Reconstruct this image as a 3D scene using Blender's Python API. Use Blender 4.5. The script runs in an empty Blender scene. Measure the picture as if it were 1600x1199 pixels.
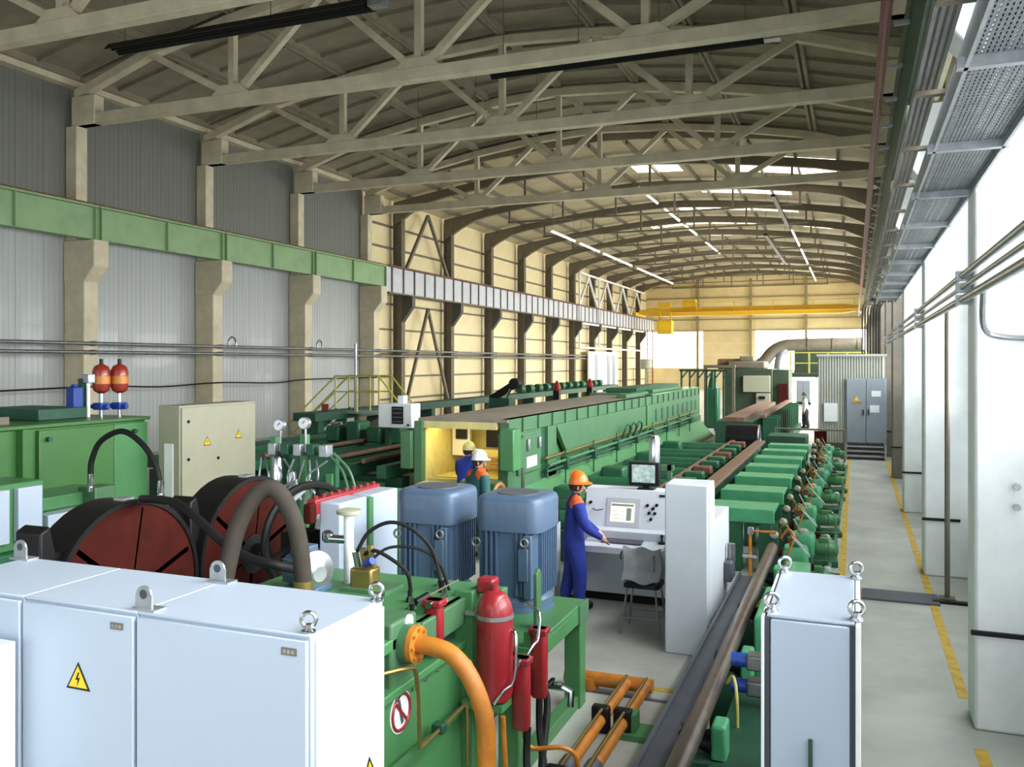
import bpy, bmesh, math, random
from mathutils import Vector, Matrix
random.seed(7)
PI = math.pi
scn = bpy.context.scene
COL = scn.collection

# ------------------------------------------------------------------ camera, sky, exposure
cam_d = bpy.data.cameras.new('camera')
cam = bpy.data.objects.new('camera', cam_d)
COL.objects.link(cam)
cam_d.sensor_width = 36.0
cam_d.lens = 36.0 * 1349.0 / 1600.0
cam_d.shift_y = -33.5 / 1600.0
cam_d.clip_start = 0.05
cam_d.clip_end = 400
cam.location = (0, 0, 3.3)
cam.rotation_euler = (PI / 2, 0, math.radians(21.63))
scn.camera = cam

world = bpy.data.worlds.new('sky')
scn.world = world
world.use_nodes = True
bg = world.node_tree.nodes['Background']
bg.inputs['Color'].default_value = (0.78, 0.88, 1.0, 1)
bg.inputs['Strength'].default_value = 1.0

scn.view_settings.view_transform = 'Standard'
scn.view_settings.look = 'None'
scn.cycles.max_bounces = 6
scn.cycles.adaptive_threshold = 0.02
scn.view_settings.gamma = 1.0
scn.view_settings.exposure = 0.0
try:
    scn.view_settings.use_curve_mapping = False
except Exception:
    pass
SIDE_L, NEAR_L, FAR_L, STREAK_L = 1.2, 0.8, 8.0, 3.5     # glow of the side, near-gable, far-gable glazing and of the added roof strips
SIDE_W, NEAR_W = 265.0, 125.0                         # daylight entering through each side bay and each near-gable window
def daylight(name, loc, rot, w, h, watts, col, spread):
    d = bpy.data.lights.new(name, 'AREA'); d.shape = 'RECTANGLE'; d.size = w; d.size_y = h
    d.energy = watts; d.color = col; d.spread = math.radians(spread)
    o = bpy.data.objects.new(name, d); COL.objects.link(o); o.location = loc; o.rotation_euler = rot
for k in range(8 + 10):
    y0 = -3.21 + 6.03 * k if k < 8 else 42.2 + 6.33 * (k - 8)
    g = 1.0 if k < 8 else 1.75                          # extra daylight added in the steel bays to brighten the cream wall
    daylight('window_daylight', (1.5, y0 + 3.05, 6.3), (0, math.radians(50), 0), 1.4, 5.2, SIDE_W * 1.15 * g, (.96, .98, 1), 110)
    daylight('window_daylight', (1.8, y0 + 3.05, 4.0), (0, math.radians(90), 0), 3.0, 5.2, SIDE_W * .98 * g, (.97, .98, 1), 115)
for k in range(4):
    daylight('gable_daylight', (-20.7 + 6.4 * k, -8.9, 4.5), (math.radians(90), 0, 0), 5.4, 7.0, NEAR_W, (.86, .93, 1), 110)

# ------------------------------------------------------------------ materials
def lin(h):
    h = h.lstrip('#')
    c = [int(h[i:i + 2], 16) / 255 for i in (0, 2, 4)]
    return [x / 12.92 if x <= 0.04045 else ((x + 0.055) / 1.055) ** 2.4 for x in c]

def mat(name, hexc, rough=0.5, metal=0.0, var=0.12, scale=3.0, bump=0.0, bscale=30.0, emit=None, strength=0.0, coat=0.0, stretch=None, hex2=None, spec=0.5):
    m = bpy.data.materials.new(name)
    m.use_nodes = True
    nt = m.node_tree
    b = nt.nodes['Principled BSDF']
    c = lin(hexc)
    b.inputs['Roughness'].default_value = rough
    b.inputs['Metallic'].default_value = metal
    b.inputs['Coat Weight'].default_value = coat
    b.inputs['Specular IOR Level'].default_value = spec
    b.inputs['Base Color'].default_value = (*c, 1)
    if var > 0 or bump > 0:
        tc = nt.nodes.new('ShaderNodeTexCoord')
        src = tc.outputs['Object']
        if stretch:
            mp = nt.nodes.new('ShaderNodeMapping')
            mp.inputs['Scale'].default_value = stretch
            nt.links.new(src, mp.inputs['Vector'])
            src = mp.outputs['Vector']
        if var > 0:
            n = nt.nodes.new('ShaderNodeTexNoise')
            n.inputs['Scale'].default_value = scale
            n.inputs['Detail'].default_value = 5
            n.inputs['Roughness'].default_value = 0.6
            nt.links.new(src, n.inputs['Vector'])
            r = nt.nodes.new('ShaderNodeValToRGB')
            d = [x * (1 - var) for x in c] if not hex2 else lin(hex2)
            l = [min(1, x * (1 + var)) for x in c]
            r.color_ramp.elements[0].position = 0.35
            r.color_ramp.elements[1].position = 0.65
            r.color_ramp.elements[0].color = (*d, 1)
            r.color_ramp.elements[1].color = (*l, 1)
            nt.links.new(n.outputs['Fac'], r.inputs['Fac'])
            nt.links.new(r.outputs['Color'], b.inputs['Base Color'])
        if bump > 0:
            n2 = nt.nodes.new('ShaderNodeTexNoise')
            n2.inputs['Scale'].default_value = bscale
            n2.inputs['Detail'].default_value = 4
            nt.links.new(src, n2.inputs['Vector'])
            bp = nt.nodes.new('ShaderNodeBump')
            bp.inputs['Strength'].default_value = bump
            bp.inputs['Distance'].default_value = 0.02
            nt.links.new(n2.outputs['Fac'], bp.inputs['Height'])
            nt.links.new(bp.outputs['Normal'], b.inputs['Normal'])
    if emit:
        b.inputs['Emission Color'].default_value = (*lin(emit), 1)
        b.inputs['Emission Strength'].default_value = strength
    return m

M = {}
def D(k, *a, **kw): M[k] = mat(k, *a, **kw)
D('floor', '#b2b4aa', 0.42, var=0.16, scale=0.9, bump=0.08, bscale=9)
D('floor_yellow', '#c9a53a', 0.6, var=0.25, scale=6)
D('wall_backing', '#8b8d88', 0.8)
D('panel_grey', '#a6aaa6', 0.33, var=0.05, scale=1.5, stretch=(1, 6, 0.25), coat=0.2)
D('panel_shaded', '#71736a', 0.45, var=0.04, scale=1.5, stretch=(1, 6, 0.25))  # darker copy of panel_grey; weaker light up high put into the colour
D('cream', '#e0cf9f', 0.5, var=0.05, scale=0.8)
D('concrete', '#cabfa2', 0.75, var=0.12, scale=1.6, bump=0.15, bscale=12)
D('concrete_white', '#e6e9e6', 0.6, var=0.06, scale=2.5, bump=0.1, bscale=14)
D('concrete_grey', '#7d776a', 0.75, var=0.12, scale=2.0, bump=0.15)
D('roof_slab', '#8c846e', 0.85, var=0.15, scale=1.0, bump=0.1)
D('roof_sheet', '#b0a382', 0.6, var=0.1, scale=0.7)
D('steel_dark', '#716959', 0.55, metal=0.2, var=0.12)
D('steel_bracket', '#4a4943', 0.55, metal=0.2, var=0.12)
D('crane_green', '#84a274', 0.5, var=0.1, scale=1.2)
D('rust', '#6b4a33', 0.8, var=0.3, scale=5)
D('beam_grey', '#bdbfc2', 0.5, var=0.06)
D('green', '#467d4c', 0.42, var=0.08, scale=1.8, coat=0.1)
D('green_tank', '#3d6e34', 0.42, var=0.06, scale=1.0, coat=0.1)
D('green_pale', '#476f4c', 0.45, var=0.07, scale=1.8)
D('green_deep', '#225c3c', 0.45, var=0.15, scale=3)
D('green_teal', '#4a9f6e', 0.4, var=0.12, scale=3, coat=0.1)
D('olive_dark', '#31402c', 0.55, var=0.15, scale=2)
D('green_dark', '#1d4a34', 0.5, var=0.2, scale=3)
D('cabinet', '#adbac9', 0.38, var=0.02, scale=0.6, coat=0.1)
D('cabinet_lit', '#d3dade', 0.38, var=0.02, scale=0.6)  # lighter copy of cabinet; light from the right put into the colour
D('console', '#d0d7de', 0.42, var=0.03)
D('beige', '#9d9c86', 0.45, var=0.03)
D('white', '#e8eaea', 0.45, var=0.03)
D('black', '#141414', 0.45, var=0.15, spec=0.3)
D('rubber', '#161615', 0.6, var=0.15, spec=0.25)
D('rubber_grey', '#3d3831', 0.8, var=0.1, scale=8, spec=0.2)
D('seam', '#3a3f44', 0.6, var=0)
D('motor', '#4b6078', 0.4, var=0.05, scale=2, coat=0.15)
D('motor_dark', '#4a617c', 0.45, var=0.06, scale=2)
D('blue', '#1f3f93', 0.45, var=0.08)
D('red', '#93242a', 0.32, var=0.12, scale=2.5, coat=0.25)
D('red_orange', '#8c2c1a', 0.32, var=0.12, coat=0.3)
D('red_dark', '#3d120b', 0.85, var=0.3, scale=2.5, spec=0.15)
D('red_bus', '#7a2f2c', 0.5, var=0.15)
D('orange', '#c07a2a', 0.42, var=0.15, scale=4, hex2='#a5631f')
D('brass', '#a08a50', 0.35, metal=0.8, var=0.1)
D('chrome', '#c9ccce', 0.2, metal=1.0, var=0.05)
D('galv', '#a9aeb0', 0.38, metal=0.75, var=0.15, scale=8)
D('steel', '#8d9092', 0.35, metal=0.8, var=0.15, scale=6)
D('bar_brown', '#7d5f50', 0.5, metal=0.3, var=0.2, scale=6)
D('pipe_steel', '#75665c', 0.32, metal=0.7, var=0.2, scale=5)
D('plate_grey', '#5a5e66', 0.5, metal=0.3, var=0.12)
D('yellow', '#e3b62a', 0.45, var=0.05)
D('sign_yellow', '#f0c419', 0.4, var=0)
D('yellow_in', '#d6cb86', 0.55, var=0.1, scale=4)  # furnace inside: its warm lamp light put into the colour; also bogie, hat
D('girt_tan', '#8f8460', 0.55, var=0.1)
D('yellow_rail', '#b9b35a', 0.5, var=0.1)
D('slab_brown', '#8b8272', 0.75, var=0.15, scale=2)
D('corrugated', '#a9aba0', 0.5, var=0.05)
D('door_blue', '#8a949b', 0.45, var=0.04)
D('skin', '#c99a80', 0.5, var=0.05)
D('hair', '#2c1b16', 0.6, var=0.15)
D('cloth_blue', '#22348f', 0.85, var=0.14, scale=9, bump=0.4, bscale=14)
D('cloth_orange', '#e8632f', 0.8, var=0.08, scale=9)
D('cloth_teal', '#2c5a5c', 0.85, var=0.15, scale=9, bump=0.4, bscale=14)
D('cloth_dark', '#22232d', 0.85, var=0.15, scale=9)
D('cloth_grey', '#9a9ea2', 0.85, var=0.12, scale=8, bump=0.5, bscale=10)
D('cloth_white', '#dfe6e2', 0.85, var=0.05)
D('helmet_orange', '#ee7424', 0.3, var=0.03, coat=0.3)
D('helmet_white', '#f0f2f2', 0.3, var=0.02, coat=0.3)
D('screen', '#dfe0c8', 0.3, var=0, emit='#e6e6cc', strength=0.9)
D('screen_line', '#8d9488', 0.4, var=0)
D('screen_bright', '#9fb4ae', 0.15, var=0.5, scale=14, emit='#b9cdc8', strength=0.35)
D('tube_lamp', '#ffffff', 0.4, var=0, emit='#fff6e4', strength=2.5)
D('lamp_warm', '#fff0b0', 0.4, var=0, emit='#ffe396', strength=16.0)
D('pane_side', '#f4f8fa', 0.4, var=0, emit='#eaf4ff', strength=SIDE_L)
D('pane_near', '#f4f8fa', 0.4, var=0, emit='#e4f0ff', strength=NEAR_L)
D('pane_far', '#f8f6ee', 0.4, var=0, emit='#fff6e2', strength=FAR_L)
D('roof_glow', '#f8f6ee', 0.4, var=0, emit='#fff4dc', strength=STREAK_L)
D('window_frame', '#c9cdcd', 0.5, var=0.04)

# perforated galvanised tray sheet: rows of slots punched through the metal
def perforated():
    m = mat('perforated_tray', '#7d8385', 0.45, metal=0.7, var=0.15, scale=8)
    nt = m.node_tree
    b = nt.nodes['Principled BSDF']
    tc = nt.nodes.new('ShaderNodeTexCoord')
    mp = nt.nodes.new('ShaderNodeMapping')
    mp.inputs['Scale'].default_value = (40, 16, 1)
    nt.links.new(tc.outputs['Object'], mp.inputs['Vector'])
    fr = nt.nodes.new('ShaderNodeVectorMath'); fr.operation = 'FRACTION'
    nt.links.new(mp.outputs['Vector'], fr.inputs[0])
    sp = nt.nodes.new('ShaderNodeSeparateXYZ')
    nt.links.new(fr.outputs[0], sp.inputs[0])
    def cmp(o, lo, hi):
        a = nt.nodes.new('ShaderNodeMath'); a.operation = 'GREATER_THAN'; a.inputs[1].default_value = lo
        c = nt.nodes.new('ShaderNodeMath'); c.operation = 'LESS_THAN'; c.inputs[1].default_value = hi
        nt.links.new(o, a.inputs[0]); nt.links.new(o, c.inputs[0])
        d = nt.nodes.new('ShaderNodeMath'); d.operation = 'MULTIPLY'
        nt.links.new(a.outputs[0], d.inputs[0]); nt.links.new(c.outputs[0], d.inputs[1])
        return d.outputs[0]
    mul = nt.nodes.new('ShaderNodeMath'); mul.operation = 'MULTIPLY'
    nt.links.new(cmp(sp.outputs[0], .35, .65), mul.inputs[0]); nt.links.new(cmp(sp.outputs[1], .2, .8), mul.inputs[1])
    inv = nt.nodes.new('ShaderNodeMath'); inv.operation = 'SUBTRACT'; inv.inputs[0].default_value = 1.0
    nt.links.new(mul.outputs[0], inv.inputs[1])
    nt.links.new(inv.outputs[0], b.inputs['Alpha'])
    return m
M['perforated'] = perforated()

# ------------------------------------------------------------------ mesh builder
class MB:
    def __init__(s): s.v = []; s.f = []; s.mi = []
    def add(s, v, f, mi=0):
        o = len(s.v); s.v += [tuple(p) for p in v]; s.f += [[i + o for i in q] for q in f]; s.mi += [mi] * len(f)
        return s
    def box(s, x0, x1, y0, y1, z0, z1, mi=0):
        v = [(x0,y0,z0),(x1,y0,z0),(x1,y1,z0),(x0,y1,z0),(x0,y0,z1),(x1,y0,z1),(x1,y1,z1),(x0,y1,z1)]
        return s.add(v, [[3,2,1,0],[4,5,6,7],[0,1,5,4],[1,2,6,5],[2,3,7,6],[3,0,4,7]], mi)
    def beam(s, p0, p1, w, h, up=(0,0,1), mi=0):
        a, b = Vector(p0), Vector(p1); d = (b - a).normalized(); u = Vector(up)
        if abs(d.dot(u)) > .98: u = Vector((0,1,0)) if abs(d.y) < .9 else Vector((1,0,0))
        sd = d.cross(u).normalized(); u = sd.cross(d).normalized()
        v = []
        for p in (a, b):
            for i, j in ((-1,-1),(1,-1),(1,1),(-1,1)): v.append(p + sd * (i * w / 2) + u * (j * h / 2))
        return s.add(v, [[0,1,2,3],[7,6,5,4],[0,4,5,1],[1,5,6,2],[2,6,7,3],[3,7,4,0]], mi)
    def cyl(s, p0, p1, r0, r1=None, n=16, mi=0):
        return s.lathe([(r0, 0), (r0 if r1 is None else r1, (Vector(p1) - Vector(p0)).length)], p0, Vector(p1) - Vector(p0), n, mi)
    def lathe(s, prof, base, axis=(0,0,1), n=20, mi=0):
        d = Vector(axis).normalized(); b = Vector(base)
        t = Vector((1,0,0)) if abs(d.x) < .9 else Vector((0,1,0))
        e1 = d.cross(t).normalized(); e2 = d.cross(e1)
        v = []; f = []
        for r, h in prof:
            for i in range(n):
                a = 2 * PI * i / n
                v.append(b + d * h + (e1 * math.cos(a) + e2 * math.sin(a)) * max(r, 1e-4))
        for k in range(len(prof) - 1):
            for i in range(n):
                j = (i + 1) % n
                f.append([k*n+i, k*n+j, (k+1)*n+j, (k+1)*n+i])
        f.append(list(range(n))[::-1]); f.append([(len(prof)-1)*n + i for i in range(n)])
        return s.add(v, f, mi)
    def tube(s, pts, r, n=10, closed=False, smooth=0, mi=0):
        P = [Vector(p) for p in pts]
        if smooth:
            P = catmull(P, smooth, closed)
        m = len(P); v = []; f = []; prev = None
        for i in range(m):
            if closed: d = P[(i+1) % m] - P[i-1]
            else: d = P[min(i+1, m-1)] - P[max(i-1, 0)]
            d.normalize()
            if prev is None:
                t = Vector((0,0,1)) if abs(d.z) < .9 else Vector((1,0,0))
                e = d.cross(t).normalized()
            else:
                e = (prev - d * prev.dot(d)).normalized()
            prev = e; g = d.cross(e)
            for k in range(n):
                a = 2 * PI * k / n
                v.append(P[i] + (e * math.cos(a) + g * math.sin(a)) * r)
        for i in range(m if closed else m - 1):
            for k in range(n):
                q = (k + 1) % n; i2 = (i + 1) % m
                f.append([i*n+k, i*n+q, i2*n+q, i2*n+k])
        if not closed: f.append(list(range(n))[::-1]); f.append([(m-1)*n + k for k in range(n)])
        return s.add(v, f, mi)
    def prism(s, poly, vec, mi=0):
        P = [Vector(p) for p in poly]; n = len(P); w = Vector(vec)
        v = P + [p + w for p in P]
        f = [list(range(n))[::-1], [n + i for i in range(n)]]
        for i in range(n): f.append([i, (i+1) % n, n + (i+1) % n, n + i])
        return s.add(v, f, mi)
    def strip(s, top, bot, y0, y1, mi=0):          # solid between two (x, z) polylines
        n = len(top); v = []
        for y in (y0, y1):
            v += [(x, y, z) for x, z in top] + [(x, y, z) for x, z in bot]
        f = []; o = 2 * n
        for i in range(n - 1):
            f.append([i, i+1, n+i+1, n+i]); f.append([o+i, o+n+i, o+n+i+1, o+i+1])
            f.append([i, o+i, o+i+1, i+1]); f.append([n+i, n+i+1, o+n+i+1, o+n+i])
        f.append([0, n, o+n, o]); f.append([n-1, o+n-1, o+2*n-1, 2*n-1])
        return s.add(v, f, mi)
    def ell(s, c, rx, ry, rz, nu=16, nv=10, mi=0, z0=-1.0):
        pr = []
        c = Vector(c); v = []; f = []
        a0 = math.asin(max(-1, z0))
        for k in range(nv + 1):
            a = a0 + (PI/2 - a0) * k / nv
            r = max(math.cos(a), 1e-3); h = math.sin(a)
            for i in range(nu):
                b = 2 * PI * i / nu
                v.append((c.x + rx*r*math.cos(b), c.y + ry*r*math.sin(b), c.z + rz*h))
        for k in range(nv):
            for i in range(nu):
                j = (i+1) % nu
                f.append([k*nu+i, k*nu+j, (k+1)*nu+j, (k+1)*nu+i])
        f.append(list(range(nu))[::-1]); f.append([nv*nu + i for i in range(nu)])
        return s.add(v, f, mi)
    def rbox(s, cx, cy, hx, hy, r, prof, n=5, mi=0):   # rounded-square loft: prof = [(inset, z)]
        v = []; f = []
        m = 4 * (n + 1)
        for ins, z in prof:
            for q, (sx, sy) in enumerate(((1,1),(-1,1),(-1,-1),(1,-1))):
                for k in range(n + 1):
                    a = PI/2 * q + PI/2 * k / n
                    x = sx * (hx - r) + math.cos(a) * r; y = sy * (hy - r) + math.sin(a) * r
                    sc = 1 - ins
                    v.append((cx + x * sc, cy + y * sc, z))
        for i in range(len(prof) - 1):
            for k in range(m):
                j = (k+1) % m
                f.append([i*m+k, i*m+j, (i+1)*m+j, (i+1)*m+k])
        f.append(list(range(m))[::-1]); f.append([(len(prof)-1)*m + k for k in range(m)])
        return s.add(v, f, mi)

def catmull(P, k, closed=False):
    out = []; n = len(P)
    R = range(n if closed else n - 1)
    for i in R:
        p1, p2 = P[i], P[(i+1) % n]
        p0 = P[i-1] if (closed or i > 0) else p1 * 2 - p2
        p3 = P[(i+2) % n] if (closed or i + 2 < n) else p2 * 2 - p1
        for j in range(k):
            t = j / k
            out.append(0.5 * ((2*p1) + (p2-p0)*t + (2*p0-5*p1+4*p2-p3)*t*t + (3*p1-p0-3*p2+p3)*t**3))
    if not closed: out.append(P[-1])
    return out

BASE = {}
def to_mesh(name, mb, mats, base):
    me = bpy.data.meshes.new(name)
    b = Vector(base)
    me.from_pydata([(p[0]-b.x, p[1]-b.y, p[2]-b.z) for p in mb.v], [], mb.f)
    bm = bmesh.new(); bm.from_mesh(me)
    bmesh.ops.recalc_face_normals(bm, faces=bm.faces)
    bm.to_mesh(me); bm.free()
    for m in (mats if isinstance(mats, (list, tuple)) else [mats]):
        me.materials.append(M[m] if isinstance(m, str) else m)
    if any(mb.mi): me.polygons.foreach_set('material_index', mb.mi)
    me.polygons.foreach_set('use_smooth', [True] * len(me.polygons))
    try: me.set_sharp_from_angle(angle=math.radians(38))
    except Exception: me.polygons.foreach_set('use_smooth', [False] * len(me.polygons))
    me.update()
    return me
def bevel(o, w, seg=2):
    md = o.modifiers.new('bevel', 'BEVEL'); md.width = w; md.segments = seg; md.limit_method = 'ANGLE'; md.angle_limit = math.radians(40)
    md.harden_normals = False
def thing(name, label, cat, base=(0,0,0), group=None):
    o = bpy.data.objects.new(name, None); COL.objects.link(o)
    o.empty_display_size = 0.2
    o.location = base; BASE[o] = Vector(base)
    o['label'] = label; o['category'] = cat
    if group: o['group'] = group
    return o
def part(name, mb, mats, parent, bev=0.0, label=None):
    base = BASE[parent]
    o = bpy.data.objects.new(name, to_mesh(name, mb, mats, base)); COL.objects.link(o)
    o.parent = parent; BASE[o] = base
    if bev: bevel(o, bev)
    if label: o['label'] = label
    return o
def base_of(mb):
    xs, ys, zs = zip(*mb.v)
    return ((min(xs)+max(xs))/2, (min(ys)+max(ys))/2, min(zs))
def single(name, mb, mats, label, cat, group=None, bev=0.0):
    b = base_of(mb)
    o = bpy.data.objects.new(name, to_mesh(name, mb, mats, b)); COL.objects.link(o)
    o.location = b; BASE[o] = Vector(b)
    o['label'] = label; o['category'] = cat
    if group: o['group'] = group
    if bev: bevel(o, bev)
    return o
def struct(name, mb, mats, label=None, cat=None, bev=0.0):
    o = bpy.data.objects.new(name, to_mesh(name, mb, mats, (0,0,0))); COL.objects.link(o)
    BASE[o] = Vector((0,0,0)); o['kind'] = 'structure'
    if label: o['label'] = label
    if cat: o['category'] = cat
    if bev: bevel(o, bev)
    return o
def piece(name, mesh, parent, loc=(0,0,0), rot=(0,0,0)):         # alike pieces share mesh data
    o = bpy.data.objects.new(name, mesh); COL.objects.link(o)
    o.parent = parent; o.location = Vector(loc); o.rotation_euler = rot
    return o
def dup(root, loc, rotz=0.0, label=None):
    r = root.copy(); COL.objects.link(r); r.location = loc; r.rotation_euler = (0, 0, rotz)
    if label: r['label'] = label
    for ch in root.children:
        c = ch.copy(); COL.objects.link(c); c.parent = r
        for g in ch.children:
            d = g.copy(); COL.objects.link(d); d.parent = c
    return r
ORD = ['nearest', 'second', 'third', 'fourth', 'fifth', 'sixth', 'seventh', 'eighth', 'ninth', 'tenth', 'eleventh', 'twelfth', 'thirteenth', 'fourteenth', 'fifteenth', 'sixteenth', 'seventeenth', 'eighteenth']
def ring(c, R, r, normal, n=20, m=8):
    d = Vector(normal).normalized(); t = Vector((0,0,1)) if abs(d.z) < .9 else Vector((1,0,0))
    e1 = d.cross(t).normalized(); e2 = d.cross(e1)
    return MB().tube([Vector(c) + (e1*math.cos(2*PI*i/n) + e2*math.sin(2*PI*i/n)) * R for i in range(n)], r, m, closed=True)
# ================================================================== THE HALL
YE = 105.5                                    # far gable
XL, XR = -24.0, 1.85
TY = [15.05 + 6.03 * k for k in range(5)]     # concrete truss lines
SY = [42.2 + 6.33 * k for k in range(11)]     # steel frame lines
Y0 = -9.0
fl = struct('floor', MB().box(XL - .3, XR + .3, Y0 - .3, YE + .3, -0.3, 0), 'floor', 'grey concrete hall floor', 'floor')
def line(x0, x1, y0, y1):
    part('marking_line', MB().box(x0, x1, y0, y1, -0.01, 0.004), 'floor_yellow', fl)
line(-.23, -.13, 5.5, 32); line(.95, 1.05, 3.0, 8.3); line(.95, 1.05, 9.5, 32)
line(-1.69, -1.57, 4.6, 8.55); line(-2.6, -1.57, 8.58, 8.68)
part('channel_cover', MB().box(-2.7, -1.6, 8.3, 8.36, -0.01, 0.006), 'plate_grey', fl)
part('cover_plate', MB().box(.1, 1.08, 12.95, 13.5, -0.01, 0.03), 'plate_grey', fl)
part('floor_angle', MB().box(1.0, 1.8, 13.1, 13.2, -0.01, 0.04), 'black', fl)

# ---- left wall: ribbed sandwich panels beside the concrete frame, cream sheets beside the steel frame
wl = struct('wall_left', MB().box(XL - .2, XL - .08, Y0, YE, 0, 12.9), 'wall_backing', 'long left wall of grey sandwich panels and cream sheets', 'wall')
def panel_mesh(n, w, h, m):
    b = MB().box(-.08, 0, 0.006, w - .006, 0, h)
    for k in range(1, 5): b.box(-.001, .006, w*k/5 - .012, w*k/5 + .012, 0.0, h)
    return to_mesh(n, b, m, (0,0,0))
pl = panel_mesh('cladding_panel', 1.005, 7.9, 'panel_grey'); pu = panel_mesh('cladding_panel_upper', 1.005, 4.7, 'panel_shaded')
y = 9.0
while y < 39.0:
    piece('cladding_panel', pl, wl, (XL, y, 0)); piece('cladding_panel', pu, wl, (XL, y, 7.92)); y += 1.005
part('cladding_panel', MB().box(XL-.08, XL, Y0, 9, 0, 12.7), 'panel_grey', wl)
rows = [0, 1.25, 2.5, 3.75, 5.1, 6.5, 8.4, 9.6, 10.8, 12.4]
segs = [(39.2, SY[0])] + [(SY[i], SY[i+1]) for i in range(10)]
shc = {}
for (a, b) in segs:
    for i in range(len(rows) - 1):
        h = rows[i+1] - rows[i]; key = (round(b - a, 2), round(h, 2))
        if key not in shc:
            shc[key] = to_mesh('wall_sheet', MB().box(-.08, 0, .01, b - a - .01, .01, h - .01), 'cream', (0,0,0))
        piece('wall_sheet', shc[key], wl, (XL, a, rows[i]))
for zz in rows[1:-1]:
    part('girt', MB().box(XL + .01, XL + .16, 39.4, YE - .2, zz - .05, zz + .05), 'steel_dark', wl)

# ---- right wall: glazed bays between the columns
wr = struct('wall_right', MB().box(XR, XR + .25, Y0, YE, 0, 1.0), 'concrete_white', 'long right wall with tall glazed bays', 'wall')
part('wall_band', MB().box(XR, XR + .25, Y0, YE, 7.2, 12.9), 'concrete_white', wr)
CR = [-3.21 + 6.03 * k for k in range(8)] + SY
for i in range(len(CR) - 1):
    a, b = CR[i] + .3, CR[i+1] - .3
    part('wall_pier', MB().box(XR, XR + .25, a - .6, a, 1.0, 7.2), 'concrete_white', wr)
    w = struct('window_%d' % (i + 1), MB().box(XR + .1, XR + .12, a, b, 1.0, 7.2), 'pane_side', '%s tall frosted window along the right wall' % ORD[i], 'window')
    for k in range(1, 4): part('mullion', MB().box(XR + .03, XR + .1, a + (b-a)*k/4 - .03, a + (b-a)*k/4 + .03, 1.0, 7.2), 'window_frame', w)
    for zz in (2.6, 4.2, 5.8): part('transom', MB().box(XR + .04, XR + .09, a, b, zz - .03, zz + .03), 'window_frame', w)
part('wall_pier', MB().box(XR, XR + .25, Y0, CR[0] + .3, 1.0, 7.2), 'concrete_white', wr)
part('wall_pier', MB().box(XR, XR + .25, CR[-1] - .3, YE, 1.0, 7.2), 'concrete_white', wr)

# ---- near gable behind the camera
wf = struct('wall_front', MB().box(XL, XR, Y0 - .25, Y0, 0, 1.0), 'concrete_white', 'near gable wall behind the viewer', 'wall')
part('wall_band', MB().box(XL, XR, Y0 - .25, Y0, 8.0, 15), 'concrete_white', wf)
for k in range(4):
    x0 = XL + .6 + k * 6.4; x1 = x0 + 5.4
    part('wall_pier', MB().box(x1, x1 + 1.0, Y0 - .25, Y0, 1.0, 8.0), 'concrete_white', wf)
    w = struct('window_%d' % (30 + k), MB().box(x0, x1, Y0 - .14, Y0 - .12, 1.0, 8.0), 'pane_near', '%s tall frosted window of the near gable from the left wall' % ['first', 'second', 'third', 'last'][k], 'window')
    for q in range(1, 4): part('mullion', MB().box(x0 + 1.35*q - .03, x0 + 1.35*q + .03, Y0 - .12, Y0 - .04, 1, 8), 'window_frame', w)
part('wall_pier', MB().box(XL, XL + .6, Y0 - .25, Y0, 1.0, 8.0), 'concrete_white', wf)

# ---- far gable: cream sheets on girts and posts, white glazing below, an open gate at the right
wb = struct('wall_back', MB().box(XL, XR, YE + .12, YE + .2, 7.0, 14.2), 'cream', 'far cream gable wall with bright glazing', 'wall')
gx = [-24, -18.4, -16.9, -10.9, -5.1, XR]
for i in range(5):
    for (z0, z1) in ((7.05, 8.4), (8.4, 9.7), (9.7, 11.0), (11.0, 12.4)):
        part('wall_sheet', MB().box(gx[i] + .01, gx[i+1] - .01, YE, YE + .1, z0 + .01, z1 - .01), 'cream', wb)
part('wall_sheet', MB().strip([(-24, 12.5), (-11.4, 14.1), (XR, 12.5)], [(-24, 12.41), (-11.4, 12.41), (XR, 12.41)], YE, YE + .1), 'cream', wb)
for zz in (7.05, 8.4, 9.7, 11.0, 12.4): part('girt', MB().box(XL, XR, YE - .16, YE - .01, zz - .05, zz + .05), 'girt_tan', wb)
for x in (-17.6, -11.4, -5.2): part('post', MB().box(x - .15, x + .15, YE - .4, YE - .16, 0, 13.2), 'girt_tan', wb)
for z0, z1 in ((0, 1.3), (1.3, 2.6)): part('wall_sheet', MB().box(-24, -17, YE, YE + .1, z0 + .01, z1 - .01), 'cream', wb)
for z0, z1 in ((0, 1.4), (1.4, 2.8), (2.8, 4.2), (4.2, 5.6), (5.6, 7.0)): part('wall_sheet', MB().box(-17, -10.9, YE, YE + .1, z0 + .01, z1 - .01), 'cream', wb)
part('wall_sheet', MB().box(-10.9, XR, YE, YE + .1, 0, 2.4), 'cream', wb)
for n, (x0, x1, z0, z1) in enumerate(((-23.9, -17, 2.6, 7.0), (-10.9, XR, 2.4, 7.0))):
    w = struct('window_%d' % (40 + n), MB().box(x0, x1, YE + .04, YE + .06, z0, z1), 'pane_far', ['white glazed band at the left of the far gable', 'white glazed band at the right of the far gable'][n], 'window')
    k = int((x1 - x0) / 2)
    for q in range(1, k): part('mullion', MB().box(x0 + (x1-x0)*q/k - .03, x0 + (x1-x0)*q/k + .03, YE - .02, YE + .04, z0, z1), 'window_frame', w)

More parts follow.
